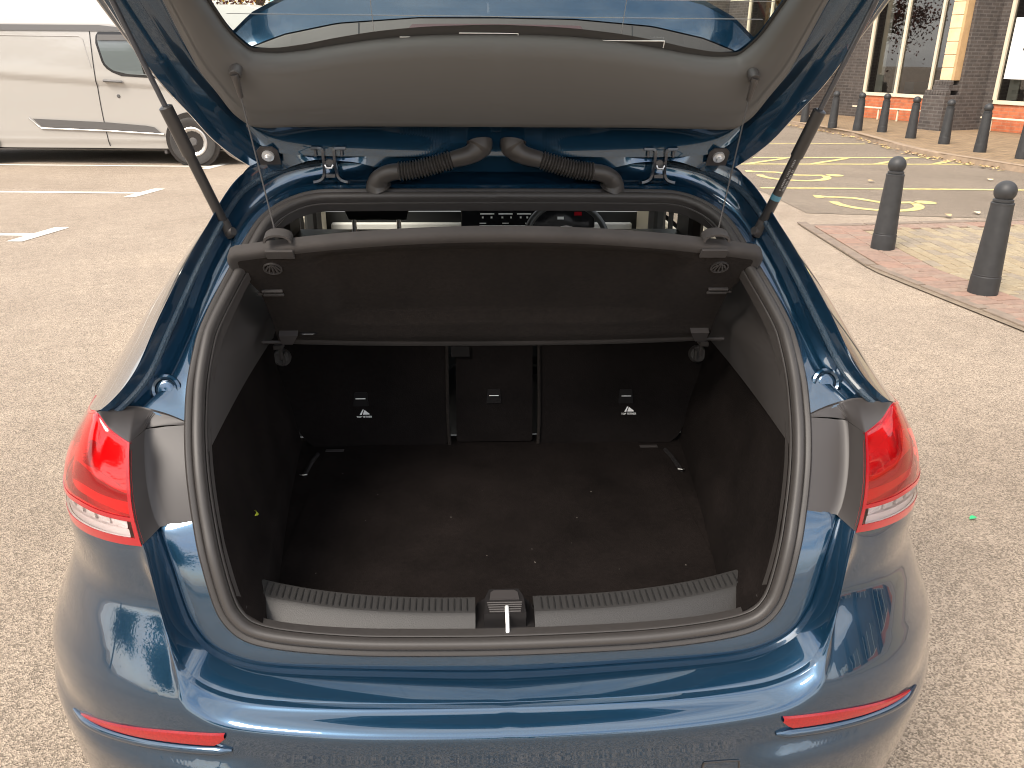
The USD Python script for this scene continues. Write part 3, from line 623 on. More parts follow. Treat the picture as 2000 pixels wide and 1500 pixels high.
for sx in (-1, 1):
    for y in (.95, 3.55):
        w = part('wheel', align(lathe([(.20, -.10), (.30, -.105), (.318, -.06), (.32, 0), (.318, .05), (.30, .10), (.22, .105)], 32), (sx * .765, y, .32), (sx, 0, 0)), M['tyre'])
        part('rim', align(lathe([(0, .06), (.06, .07), (.19, .06), (.22, .10), (.22, .06)], 24), (sx * .765, y, .32), (sx, 0, 0)), M['alloy'], parent=str(w.GetPath()))

# --- raised tailgate, built along s from the hinge; n points to its inner side
PHI = 55.0
_s = np.linspace(-.2, 1.3, 301)
_a = np.radians(PHI - 52 * np.clip((_s - .50) / .22, 0, 1) ** 2 * (3 - 2 * np.clip((_s - .50) / .22, 0, 1)))
_y = np.cumsum(-np.cos(_a)) * (_s[1] - _s[0]); _z = np.cumsum(np.sin(_a)) * (_s[1] - _s[0])
i0 = np.argmin(np.abs(_s)); _y = _y - _y[i0] + .76; _z = _z - _z[i0] + 1.38
def TG(p):
    p = A(p, float); a = np.interp(p[..., 1], _s, _a)
    return np.stack([p[..., 0], np.interp(p[..., 1], _s, _y) - np.sin(a) * p[..., 2], np.interp(p[..., 1], _s, _z) - np.cos(a) * p[..., 2]], -1)
kT = [0, 1, 2, 3, 4, 5, 6, 7, 8, 9, 10, 11, 12, 13, 14, 15, 16, 17, 18, 19, 20]
T0 = [(0, -.045), (.20, -.045), (.35, -.045), (.45, -.043), (.50, -.037), (.523, -.025), (.548, -.005), (.587, .079), (.621, .14), (.648, .21), (.669, .277), (.690, .345), (.72, .47), (.735, .60), (.735, .68), (.72, .78), (.69, .87), (.63, .95), (.5, 1.02), (.3, 1.045), (0, 1.05)]
T1 = [(0, -.015), (.19, -.013), (.297, .016), (.36, .021), (.408, .004), (.443, -.014), (.488, -.012), (.559, .059), (.59, .127), (.624, .202), (.644, .27), (.660, .343), (.69, .47), (.705, .6), (.705, .68), (.69, .77), (.66, .85), (.60, .925), (.48, .985), (.3, 1.01), (0, 1.02)]
T2 = [(0, .030), (.19, .030), (.297, .030), (.36, .031), (.41, .034), (.44, .040), (.466, .058), (.509, .124), (.53, .162), (.555, .214), (.578, .284), (.598, .362), (.625, .48), (.64, .6), (.64, .68), (.63, .75), (.60, .82), (.54, .88), (.42, .93), (.25, .955), (0, .96)]
T3 = [(0, .106), (.15, .106), (.25, .106), (.33, .105), (.40, .104), (.44, .102), (.466, .104), (.496, .13), (.518, .182), (.538, .236), (.55, .306), (.558, .362), (.58, .48), (.59, .6), (.588, .66), (.57, .73), (.54, .78), (.48, .83), (.36, .87), (.2, .89), (0, .895)]
T5 = [(0, .292), (.10, .290), (.20, .282), (.294, .267), (.352, .256), (.40, .251), (.437, .253), (.46, .273), (.475, .297), (.487, .329), (.495, .352), (.503, .376), (.52, .46), (.525, .52), (.52, .545), (.505, .57), (.47, .595), (.40, .615), (.28, .628), (.15, .634), (0, .635)]
nT = 161
def tr(T, n): return np.c_[rail(T, nT, kT), np.full(nT, n)]
R0, R1, R2, R3, R5 = tr(T0, 0), tr(T1, 0), tr(T2, 0), tr(T3, 0), tr(T5, 0)
def w_n(R, n): Q = R.copy(); Q[:, 2] = n; return Q
def mixr(a, b, t, n): Q = a * (1 - t) + b * t; Q[:, 2] = n; return Q
frame = [mixr(R5, R0, .25, -.030), mixr(R5, R0, .6, -.038), w_n(R0 * [1, 1, 1], -.030), w_n(mixr(R0, R1, -.06, 0), -.020), w_n(R0, -.010), mixr(R0, R1, .25, -.006), mixr(R0, R1, .45, -.006), mixr(R0, R1, .55, -.001), mixr(R0, R1, .9, .000), w_n(R1, -.003), mixr(R1, R2, .03, .014), mixr(R1, R2, .07, .026), mixr(R1, R2, .15, .032), mixr(R1, R2, .5, .026), mixr(R1, R2, .90, .018), mixr(R1, R2, .95, .026), w_n(R2, .030), mixr(R2, R3, .08, .027), mixr(R2, R3, .35, .016), mixr(R2, R3, .75, .014), mixr(R2, R3, 1.04, .022), mixr(R3, R5, .3, .018), w_n(R5, -.004)]
tg = part('tailgate', both(grid(TG(A(frame)))), M['paint'], smooth=45); tgp = str(tg.GetPath())
trim = [mixr(R2, R3, .985, .018), mixr(R2, R3, .99, .030), mixr(R3, R5, .02, .036), mixr(R3, R5, .10, .042), mixr(R3, R5, .30, .050), mixr(R3, R5, .34, .0475), mixr(R3, R5, .38, .051), mixr(R3, R5, .6, .051), mixr(R3, R5, .85, .046), mixr(R3, R5, .96, .036), mixr(R3, R5, 1.0, .022), mixr(R3, R5, 1.002, .008)]
part('tailgate_trim', both(grid(TG(A(trim)))), M['trim'], parent=tgp, smooth=50)
fi = mixr(R5, R5 * 0 + A([0, .45, 0]), .012, .010); fi[:, 1] += .017 * np.clip(1 - np.linspace(0, 20, nT) / 6.5, 0, 1) ** .5
band = grid(TG(A([mixr(R5, R5 * 0 + A([0, .45, 0]), -.03, .010), fi])))
part('frit_band', both(band), M['frit'], parent=tgp)
cen = A([0, .455, 0])
pane = [mixr(R5, R5 * 0 + cen, t, .006) for t in np.linspace(-.03, 1, 14)]
part('rear_window', both(grid(TG(A(pane)))), M['glass'], parent=tgp, smooth=60)
xsp = np.linspace(0, .575, 40)
def spo(kx, ks_, kn): return np.stack([xsp, np.interp(xsp, kx, ks_), np.interp(xsp, kx, kn)], -1)
XK = [0, .15, .30, .40, .46, .52, .56, .575]
te = spo(XK, [.304, .303, .292, .272, .248, .205, .160, .13], [-.150, -.149, -.142, -.128, -.112, -.085, -.062, -.05])
mid_u = spo(XK, [.250, .249, .241, .227, .211, .183, .15, .125], [-.107, -.106, -.098, -.083, -.069, -.052, -.042, -.04])
base_u = spo(XK, [.205, .205, .20, .195, .19, .17, .14, .12], [-.032] * 8)
out_b = spo(XK, [-.035, -.035, -.035, -.034, -.03, -.01, .03, .05], [-.028] * 8)
spm = [te + [0, .004, .002], te, te + [0, -.004, .004]] + [te * (1 - t) + mid_u * t + [0, -.006 * math.sin(math.pi * t), .004 * math.sin(math.pi * t)] for t in (.2, .5, .8)] + [mid_u + [0, .0, 0]]
spo_ = part('roof_spoiler', both(grid(TG(A([out_b, out_b * .5 + te * .5 + [0, 0, -.006], te + [0, .004, .002]] + spm)))), M['paint'], parent=tgp, smooth=50)
part('spoiler_base', both(grid(TG(A([mid_u + [0, -.002, .0015], mid_u * .6 + base_u * .4, base_u])))), M['recess'], parent=tgp)
bl = [(x, np.interp(x, xsp, mid_u[:, 1]) * w + np.interp(x, xsp, base_u[:, 1]) * (1 - w), np.interp(x, xsp, mid_u[:, 2]) * w + np.interp(x, xsp, base_u[:, 2]) * (1 - w)) for w in (.62, .95) for x in (np.linspace(-.17, .17, 12) if w < .8 else np.linspace(-.21, .21, 12)) * 1.0]
bl = A([(x, s - .0015, n + .002) for (x, s, n) in [(x, np.interp(abs(x), xsp, mid_u[:, 1]) * w + np.interp(abs(x), xsp, base_u[:, 1]) * (1 - w), np.interp(abs(x), xsp, mid_u[:, 2]) * w + np.interp(abs(x), xsp, base_u[:, 2]) * (1 - w)) for w, hw_ in ((.45, .19), (.88, .16)) for x in np.linspace(-hw_, hw_, 12)]]).reshape(2, 12, 3)
part('high_brake_light', grid(TG(bl)), M['smoke'], parent=tgp)
for x in (-.26, .26):
    q = A([mid_u[np.argmin(np.abs(xsp - abs(x)))], base_u[np.argmin(np.abs(xsp - abs(x)))]]); q[:, 0] = x; q[:, 1] -= .001; q[:, 2] += .002
    part('spoiler_seam', tube(TG(q), .0012, 5), M['gloss'], parent=tgp)
wires = []
for s in np.arange(.325, .60, .034):
    xe = np.interp(s, [.25, .30, .36, .46, .52, .56, .60], [.42, .46, .48, .50, .505, .49, .43])
    wires.append(tube(TG(np.stack([np.linspace(-xe, xe, 24), np.full(24, s), np.full(24, +.0075)], -1)), .0006, 4))
for x in (-.22, .22): wires.append(tube(TG(np.stack([np.full(10, x), np.linspace(.275, .6, 10), np.full(10, +.0075)], -1)), .0006, 4))
part('heater_wires', cat(*wires), M['greyprint'], parent=tgp)
ant = []
for x0, x1, s in ((-.175, -.10, .286), (-.07, .035, .295), (.13, .30, .283)):
    ant += [tube(TG([(x0, s, +.0115), (x1, s, +.0115)]), .0008, 4), tube(TG([(x1, s, +.0115), (x1, s - .014, +.0115)]), .0008, 4)]
part('aerial_print', cat(*ant), M['white'], parent=tgp)
for sx in (-1, 1):
    # hook that carries the shelf cord
    hk = cat(align(lathe([(0, .02), (.009, .02), (.011, .016), (.011, 0)], 14), TG((sx * .466, .243, .045)), TG((sx * .46, .24, .1)) - TG((sx * .46, .24, .0))), tube([TG((sx * .466, .245, .066)), TG((sx * .464, .235, .070)), TG((sx * .463, .205, .074))], [.007, .0062, .0045], 10))
    part('cord_hook', hk, M['plastic'], parent=tgp)
    bz = TG((0, .02, .02)) - TG((0, .02, 0))
    part('bolt_plate', align(slab(Polygon([(-.021, -.022), (.021, -.022), (.021, .012), (.012, .022), (-.012, .022), (-.021, .012)]), .003), TG((sx * .455, .036, .0335)), bz, (1, 0, 0)), M['recess'], parent=tgp)
    part('bolt', align(cat(lathe([(0, .012), (.005, .012), (.006, .010), (.0065, .006), (.012, .005), (.012, 0)], 18)), TG((sx * .455, .038, .0365)), bz), M['chrome'], parent=tgp)
    # hinge: two bent arms and a bracket on the roof frame
    x0 = sx * .336
    hm = []
    for e in (-1, 1):
        hm.append(sweep(rail([(x0 + e * .034, .715, 1.403), (x0 + e * .016, .713, 1.403), (x0 + e * .011, .713, 1.396), (x0 + e * .011, .716, 1.375), (x0 + e * .013, .722, 1.352), (x0 + e * .020, .722, 1.340), (x0 + e * .036, .718, 1.336)], 22), [(-.0025, -.006), (-.0025, .006), (.0025, .006), (.0025, -.006)], up=(0, -1, .2)))
        hm.append(align(lathe([(0, .012), (.003, .012), (.003, 0)], 10), (x0 + e * .026, .712, 1.388), (0, 0, 1)))
    hg = part('tailgate_hinge', cat(*hm, align(lathe([(0, .004), (.010, .004), (.010, -.012), (0, -.012)], 12), (x0, .72, 1.372), (0, -1, 0)), box(.020, .02, .008, (x0, .725, 1.345))), M['darkmetal'], smooth=40)
    part('hinge_clip', tube([(x0 - .008, .706, 1.372), (x0 - .005, .704, 1.366), (x0 + .005, .704, 1.366), (x0 + .008, .706, 1.372)], .0018, 6), M['chrome'], parent=str(hg.GetPath()))
    # gas strut
    a, b = A([sx * .528, .628, 1.252]), A([sx * .655, .463, 1.757]); k = A([sx * .593, .543, 1.49])
    k = a + (b - a) * .47; c = a + (b - a) * .30
    g = part('gas_strut', tube([a + (b - a) * .03, c, c + (b - a) * .005, k, k + (b - a) * .004], [.0100, .0100, .0122, .0122, .008], 16), M['strut'], smooth=40)
    part('strut_rod', tube([k, b], .0048, 10), M['darkmetal'], parent=str(g.GetPath()))
    part('strut_end', cat(tube([a - (b - a) * .015, a + (b - a) * .05], .0115, 12), align(lathe([(0, .014), (.008, .014), (.012, .006), (.012, -.02)], 14), a, (-sx, -.5, .3))), M['plastic'], parent=str(g.GetPath()))
    part('strut_end', tube([b - (b - a) * .04, b], .009, 12), M['plastic'], parent=str(g.GetPath()))
    if sx > 0:
        d_ = nz(b - a); face = nz(A([0, -1, .2]) - d_ * (A([0, -1, .2]) @ d_)); mid_ = a + (b - a) * .235
        gm = np.random.default_rng(5)      # worn, unreadable stamped marks in two rows
        rows_ = [box(gm.uniform(.0012, .0024), gm.uniform(.0030, .0040), .0004, (k * .0033, o + gm.uniform(-.0003, .0003), 0), 0) for o, n_ in ((.003, 20), (-.003, 14)) for k in range(n_) if gm.random() > .14]
        part('strut_print', align(cat(*rows_), mid_ - d_ * .03 + face * .0103, face, d_), M['greyprint'], parent=str(g.GetPath()), smooth=False)
        part('strut_band', tube([a + (b - a) * .135, a + (b - a) * .155], .0102, 16, caps=False), mat('blue_print_band', (.05, .16, .22), .5), parent=str(g.GetPath()))
    # wiring hose
    pts = [(sx * .240, .716, 1.325), (sx * .236, .708, 1.345), (sx * .212, .700, 1.358), (sx * .18, .698, 1.362), (sx * .13, .697, 1.372), (sx * .085, .697, 1.385), (sx * .055, .698, 1.393), (sx * .038, .702, 1.404), (sx * .034, .708, 1.418)]
    pp = curve(pts, 90); t = np.linspace(0, 1, 90); rr = np.interp(t, [0, .06, .2, .3, .68, .74, .88, .95, 1], [.022, .0175, .0165, .0165, .0165, .0165, .018, .021, .023])
    pp = curve(pts, 400); t = np.linspace(0, 1, 400); rr = np.interp(t, [0, .05, .12, .25, .30, .66, .72, .86, .93, .95, 1], [.027, .021, .0175, .0165, .0165, .0165, .0165, .0185, .022, .026, .026])
    cz = (t > .27) & (t < .71); rr = rr + np.where(cz, .0027 * np.sin((t - .27) / .44 * 2 * np.pi * 18), 0)
    part('wiring_hose', tube(pp, rr, 18, up=(0, -1, .3)), M['hose'], smooth=60)
# rubber stops in the dished corners of the opening
for g in (lambda m: m, mir):
    sn = nz(A([.0, -.93, .36]))
    part('rubber_stop', g(align(cat(lathe([(0, .0015), (.010, .002), (.014, .001), (.016, -.001), (.016, -.006)], 24), lathe([(.018, -.001), (.022, .0015), (.026, -.001), (.027, -.004)], 24)), (.586, .345, 1.036), sn)), M['paint'])

# ------------------------------------------------------------------ parcel shelf
SH = thing('parcel_shelf', 'black felt parcel shelf hanging tilted from two cords above the boot', 'parcel shelf', (0, 1.0, 0), 2.9)
H_ = str(SH.GetPath())
sd0 = A([0, .728, 1.005]); sdir = A([0, -.235, .265]); sL = np.linalg.norm(sdir); sdir = sdir / sL; sn = A([0, -sdir[2], sdir[1]])  # sn: underside, towards the camera
sn = nz(A([0, -.265, -.235]))
sL = .352
def SHP(x, w, n): return sd0 + A([1., 0, 0]) * x[..., None] + sdir * (w * sL)[..., None] + sn * n[..., None]
uu, vq = np.meshgrid(np.linspace(-1, 1, 81), np.linspace(0, 1, 41), indexing='xy')
hw = np.interp(vq, [0, .3, .62, .9, .97, 1], [.474, .468, .468, .494, .494, .486]); X = uu * hw
wf = -.045 + .05 * np.abs(uu) ** 2.5; wr = 1.035 - .165 * np.abs(uu) ** 2.0
Wv = wf + (wr - wf) * vq
rel = np.clip((1 - np.abs(uu) / .78) * 6, 0, 1) * np.clip((vq - .22) * 9, 0, 1) * np.clip((.97 - vq) * 9, 0, 1)
nn = .014 - .017 * rel * rel * (3 - 2 * rel) + .004 * np.exp(-((vq - .10) / .06) ** 2)
und = SHP(X, Wv, nn)
top = SHP(X, Wv, np.full_like(X, -.010))
part_s = lambda *a, **k: obj(*a, parent=H_, **k)
border = np.concatenate([und[:, 0][::-1], und[0], und[:, -1]])
obj('shelf_board', cat(grid(und), grid(top), grid(A([und[:, 0], top[:, 0]])), grid(A([und[:, -1], top[:, -1]]))), M['shelfmat'], parent=H_, smooth=40)
rear_p_ = (und[-1] * .5 + top[-1] * .5); rear_p_ = np.concatenate([und[-6:-1, 0] * .5 + top[-6:-1, 0] * .5, rear_p_, (und[-6:-1, -1] * .5 + top[-6:-1, -1] * .5)[::-1]])
M['shelfedge2'] = mat('brown_felt_lip', (.021, .0175, .0155), .9, var=.2, vs=12, bump=.4, bs=500)
obj('rear_edge', sweep(curve(rear_p_, 120), [(.013, -.011), (.0135, 0), (.012, .009), (.006, .0125), (-.006, .0125), (-.0125, .009), (-.0135, 0), (-.012, -.011)], up=sn), M['shelfedge'], parent=H_, smooth=60)
obj('front_edge', sweep(und[0] * .6 + top[0] * .4, circ(.013, 12, .0175), up=sn), M['shelfedge2'], parent=H_, smooth=60)
for sx in (-1, 1):
    c = SHP(A(sx * .402), A(.972), A(.002)); a = np.linspace(-.2, np.pi + .2, 22)
    P = c + A([1., 0, 0]) * ((.023) * np.cos(a))[:, None] + A([0, -.35, .94]) * (.008 + .0125 * np.sin(a))[:, None]
    lpm = sweep(P, [(-.012, -.0022), (-.012, .0022), (.012, .0022), (.012, -.0022)], up=A([0, -.35, .94]) * np.sin(a)[:, None] + A([1., 0, 0]) * np.cos(a)[:, None])
    obj('pull_loop', cat(lpm, align(box(.050, .022, .006), c + sdir * -.016 + sn * .012, sn, (1, 0, 0))), M['shelfedge'], parent=H_, smooth=50)
    vc = SHP(A(sx * .426), A(.79), A(.0145)); vt = [lathe([(.0175, -.002), (.0175, .003), (.0155, .003), (.0150, -.002)], 24)]
    vt += [box(.003, .028 - abs(k) * .004, .003, (k * .0055, 0, 0), .0006, rz=.25 * k) for k in range(-2, 3)]
    obj('shelf_vent', cat(align(cat(*vt), vc, sn, (1, 0, 0))), M['plastic'], parent=H_)
    cc = SHP(A(sx * .443), A(.56), A(.0145)); obj('shelf_clip', cat(align(cat(box(.040, .006, .005, (0, .006, 0)), box(.040, .006, .005, (0, -.006, 0)), box(.016, .006, .004, (sx * .024, -.010, -.004))), cc, sn, (1, 0, 0))), M['plastic'], parent=H_)
    bk = Polygon([(-.024, -.022), (.010, -.022), (.014, .022), (-.024, .022)]) if sx > 0 else Polygon([(-.010, -.022), (.024, -.022), (.024, .022), (-.014, .022)])
    bk = Polygon([(sx * .016, -.020), (sx * -.006, -.020), (sx * -.024, .018), (sx * .016, .018)])
    obj('pivot_bracket', cat(align(slab(bk, .014), SHP(A(sx * .447), A(.085), A(.0145)), sn, (1, 0, 0)), tube([SHP(A(sx * .46), A(.0), A(.016)), SHP(A(sx * .510), A(.0), A(.016))], .0045, 8)), M['recess'], parent=H_)
    obj('lift_cord', tube([TG((sx * .463, .206, .074)), SHP(A(sx * .410), A(.985), A(-.02))], .0014, 6), M['plastic'], parent=H_)
lb_ = cat(align(box(.036, .008, .0012, ch=0), SHP(A(-.402), A(.115), A(.0185)), sn, (1, 0, 0)))
obj('shelf_label', lb_, M['gloss'], parent=H_, smooth=False)
for k in range(2): obj('label_print', align(box(.026 - .006 * k, .0012, .0004, ch=0), SHP(A(-.403), A(.115 - .006 * k), A(.0198)), sn, (1, 0, 0)), M['greyprint'], parent=f'{H_}/shelf_label', smooth=False)
M['lint'] = mat('pale_lint', (.22, .20, .18), .9)
lint = []
g_ = np.random.default_rng(11)
for _ in range(16):
    x, y = g_.uniform(-.40, .40), g_.uniform(.28, .95); s = g_.uniform(.0007, .0014)
    lint.append(box(s, s * g_.uniform(1, 3.5), .0008, (x, y, .6022), 0, g_.uniform(0, 3)))
part('carpet_lint', cat(*lint), M['lint'], parent=str(mt.GetPath()), kind='stuff', smooth=False)
M['leafgreen'] = mat('yellow_green_leaf', (.38, .44, .03), .6)
def leaf(L=.03, Wd=.012, cu=.006):
    t = np.linspace(0, 1, 7); w = np.sin(np.pi * t) ** .8 * Wd / 2
    return grid(A([np.stack([t * L, -w, cu * np.sin(3 * t) + .002], -1), np.stack([t * L, 0 * t, cu * np.sin(3 * t)], -1), np.stack([t * L, w, cu * np.sin(3 * t) + .002], -1)]))
Rz = lambda a: A([[math.cos(a), -math.sin(a), 0], [math.sin(a), math.cos(a), 0], [0, 0, 1]])
lf = xf(leaf(.034, .010, .004), A([[.3, -.9, .2], [.25, .3, -.9], [.92, .3, .25]]).T)
lw = Rz(math.radians(2.9)) @ A([-.455, .33, .80]) + [0, 1, 0]
obj('leaf_scrap', xf(lf, np.eye(3), lw), M['leafgreen'], label='tiny yellow-green leaf stuck to the left carpet wall of the boot', cat='leaf')
# ================================================================== BOLLARDS
M['bollard'] = mat('grey_cast_iron_paint', (.020, .020, .0205), .55, var=.25, vs=14, bump=.15, bs=120, bd=.002)
def bollard(name, label, loc, k=1.0, group=None):
    t = thing(name, label, 'bollard', loc, 0, group); p = str(t.GetPath())
    obj('post', lathe([(0, 0), (.100 * k, 0), (.100 * k, .005), (.098 * k, .125), (.094 * k, .130), (.093 * k, .136), (.096 * k, .142), (.094 * k, .147), (.073 * k, .62), (.074 * k, .628), (.074 * k, .640), (.066 * k, .646), (0, .648)], 32), M['bollard'], parent=p, smooth=40)
    obj('collar', lathe([(.060 * k, .645), (.066 * k, .650), (.066 * k, .662), (.052 * k, .670), (.045 * k, .68)], 28), M['bollard'], parent=p)
    a = np.linspace(-1.15, np.pi / 2, 16)
    obj('ball', lathe(np.c_[np.maximum(0, np.cos(a)) * .073 * k, .718 + .073 * np.sin(a)], 32), M['bollard'], parent=p, smooth=True)
    return t
B0 = bollard('bollard', 'grey ball-topped bollard on the block paving, nearest to the picture edge on the right', (3.375, 5.72, .02))
copy_of(B0, 'bollard', 'grey ball-topped bollard at the tip of the block paving, standing before the yellow wheelchair symbol', 'bollard', (3.26, 7.17, .02))
G_B = 'ball-topped bollards along the kerb in front of the shop'
labs9 = ['farthest bollard of the kerb row, only its foot showing beside the tailgate', 'bollard of the kerb row right behind the strut collar', 'bollard of the kerb row just right of the strut, before the dark brick wall', 'bollard at the left end of the bench below the left shop window', 'bollard before the middle of the left red brick plinth', 'bollard at the left foot of the dark stepped pier', 'bollard before the right flank of the dark stepped pier', 'bollard touching the left edge of the right red brick plinth', 'bollard cut off by the right picture edge']
pos9 = [(7.13, 22.6), (7.156, 21.2), (7.196, 19.4), (7.515, 18.756), (7.91, 18.411), (7.90, 17.01), (8.028, 15.908), (7.964, 14.513), (8.135, 13.558)]
for lb9, (x, y) in zip(labs9, pos9[1:] + [(8.3, 12.2)]):
    copy_of(B0, 'bollard', lb9, 'bollard', (x, y, .10), 0, G_B)

# ================================================================== BLOCK PAVED ISLAND
def edge_x(y): return np.interp(y, [-6, 0, 3.5, 4.86, 5.54, 6.41, 8.25], [6.2, 4.2, 3.44, 3.184, 3.038, 2.86, 2.89])
def edge_top(x): return 8.25 + (x - 2.89) * .185
M['mortar'] = mat('sandy_joint', (.17, .13, .09), .95, var=.2, vs=20)
reds = [mat(f'red_paver_{w}', c, .85, var=.18, vs=22, bump=.4, bs=140, bd=.003) for w, c in (('rose', (.22, .145, .108)), ('dull', (.235, .145, .105)), ('pale', (.225, .158, .118)))]
buffs = [mat(f'buff_paver_{w}', c, .85, var=.18, vs=22, bump=.4, bs=140, bd=.003) for w, c in (('straw', (.265, .212, .135)), ('sand', (.25, .195, .12)), ('grey', (.22, .178, .128)))]
M['edging'] = mat('worn_concrete_edging', (.175, .135, .102), .9, var=.2, vs=12, bump=.4, bs=120, bd=.003)
yy = np.linspace(-6, 8.25, 60)
isl = [(edge_x(y), y) for y in yy] + [(9.5, edge_top(9.5)), (9.5, -6)]
IS = obj('paved_island', polysheet(isl, .010), M['mortar'], kind='structure', smooth=False); ISP = str(IS.GetPath())
small = {}
def paver(cx, cy, sx, sy, m, rz=0):
    return box(sx - .007, sy - .007, .014 + rng.uniform(-.0012, .0015), (cx, cy, .008), .003, rz)
cand = []
ey = -1.0
for i in range(0, 150):                      # edging strip and two header courses follow the edge
    y = -2 + i * .1025
    if y > edge_top(3.0): break
    x0 = edge_x(y); an_ = math.atan2(edge_x(y + .05) - edge_x(y - .05), .1)
    for k in range(2):
        cx = x0 + .115 + .103 + k * .205
        if y < edge_top(cx) - .14: cand.append((cx, y, .205, .1025, 'r', -an_))
    if i % 6 == 0: cand.append((x0 + .055, y + .25, .10, .61, 'e', -an_))
for j in range(60):                          # buff stretcher courses
    cxo = .115 + .41 + .055 + j * .1025
    for i in range(80):
        y = -2 + i * .205 + (j % 2) * .1025; x = edge_x(y) + cxo; x = 2.95 + cxo + max(0, 0) if False else x
        if x < 9 and y < edge_top(x) - .36: cand.append((x, y, .1025, .205, 'b', -math.atan2(edge_x(y + .05) - edge_x(y - .05), .1)))
for i in range(60):                          # header course along the far edge, and its edging
    x = 3.15 + i * .1025
    cand.append((x, edge_top(x) - .24, .1025, .205, 'r', .185))
    if i % 6 == 0: cand.append((x + .1, edge_top(x + .1) - .06, .61, .10, 'e', .185))
def inview(x, y):
    d = A([x, y, .02 - CAM_H]); zc = d @ f; return zc > 0 and abs(d @ r2 / zc) < .64 and abs(d @ u2 / zc) < .48
cand.sort(key=lambda c: (not inview(c[0], c[1]), c[1] ** 2 + c[0] ** 2))
rest = {'r': [], 'b': [], 'e': []}; cnt = 0
for c in cand:
    pool = {'r': reds, 'b': buffs, 'e': [M['edging']]}[c[4]]; nm = {'r': 'red_paver', 'b': 'buff_paver', 'e': 'edging_kerb'}[c[4]]
    g = paver(*c[:4], None, c[5])
    if inview(c[0], c[1]) and cnt < 300: obj(nm, g, pool[int(rng.integers(len(pool)))], parent=ISP, smooth=False); cnt += 1
    elif c[0] < 8.6: rest[c[4]].append(g)
for k, nm, m in (('r', 'far_red_pavers', reds[0]), ('b', 'far_buff_pavers', buffs[0]), ('e', 'far_edging', M['edging'])):
    if rest[k]: obj(nm, cat(*rest[k]), m, parent=ISP, kind='stuff', smooth=False)

# ================================================================== FAR FOOTPATH WITH KERB
def brickmat(name, c1, c2, mo, w, h, axis='obj', msz=.012):
    return usdkit.material(stage, LK + name, {
        'tc': ('texture_coordinate', {}), 'g': ('geometry', {}), 's': ('separate_xyz', {}), 'ad': ('math', {'math_type': 'add'}), 'cx': ('combine_xyz', {}),
        'b': ('brick_texture', {'color1': c1, 'color2': c2, 'mortar': mo, 'scale': 1.0, 'mortar_size': msz, 'brick_width': w, 'row_height': h, 'bias': 0.0}),
        'n': ('noise_texture', {'scale': 7.0, 'detail': 5.0}), 'r': ('rgb_ramp', {'ramp': [(.3, (.78,) * 3), (.7, (1.2,) * 3)]}), 'm': ('mix', {'mix_type': 'multiply', 'fac': 1.0}),
        'bp': ('bump', {'strength': .5, 'distance': .006, 'invert': True}), 'p': ('principled_bsdf', {'roughness': .85})},
        ([('tc.object', 's.vector'), ('s.x', 'ad.value1'), ('s.y', 'ad.value2'), ('ad.value', 'cx.x'), ('s.z', 'cx.y'), ('cx.vector', 'b.vector')] if axis == 'obj' else [('g.position', 'b.vector')]) +
        [('g.position', 'n.vector'), ('n.fac', 'r.fac'), ('b.color', 'm.color1'), ('r.color', 'm.color2'), ('m.color', 'p.base_color'), ('b.fac', 'bp.height'), ('bp.normal', 'p.normal')], surface='p.BSDF')
M['farpave'] = brickmat('orange_footpath_blocks', (.26, .175, .092), (.21, .135, .072), (.15, .11, .07), .2, .1, 'pos')
kerbp = [(8.6, 9.6), (7.95, 11.4), (7.60, 12.55), (7.27, 13.85), (7.18, 14.2), (7.13, 16.1), (7.26, 18.35), (6.92, 20.9), (6.3, 25.0), (3.5, 34)]
obj('shop_footpath', polysheet(kerbp + [(8, 40), (20, 30), (20, 9.6)], .10), M['farpave'], kind='structure', smooth=False)
kc = curve([(x, y, 0) for x, y in kerbp], 60)
M['kerb'] = mat('concrete_kerb_stone', (.26, .19, .13), .9, var=.22, vs=6)
def kerbrow(dx, z): q = kc.copy(); q[:, 0] += dx; q[:, 2] = z; return q
obj('kerb', grid(A([kerbrow(0, -.01), kerbrow(.005, .095), kerbrow(.02, .106), kerbrow(.12, .106), kerbrow(.13, .09)])), M['kerb'], kind='structure', smooth=False)
# leaves
lcols = [mat(f'dry_leaf_{w}', c, .7) for w, c in (('yellow', (.52, .40, .14)), ('tan', (.46, .32, .16)), ('brown', (.24, .14, .07)), ('pale', (.60, .50, .32)))]
def leafs(pts, s0, s1, z=.012):
    ms = []
    for x, y in pts:
        g = leaf(rng.uniform(s0, s1), rng.uniform(s0, s1) * .6, .012); a = rng.uniform(0, 6.28)
        ms.append(xf(g, Rz(a) @ A([[1, 0, 0], [0, 1, .3 * rng.uniform(-1, 1)], [0, 0, 1]]), (x, y, z + rng.uniform(0, .02))))
    return ms
idx = rng.integers(8, 52, 420)
lp_ = [(kc[i, 0] - abs(rng.normal(0, .13)) - .03, kc[i, 1] + rng.uniform(-.3, .3)) for i in idx]
for k in range(3): obj('leaf_litter', cat(*leafs(lp_[k::3], .05, .11, .012)), lcols[k], kind='stuff', label=f'{("yellow", "tan", "brown")[k]} dry leaves gathered along the kerb by the shop', cat='leaf litter', smooth=False)
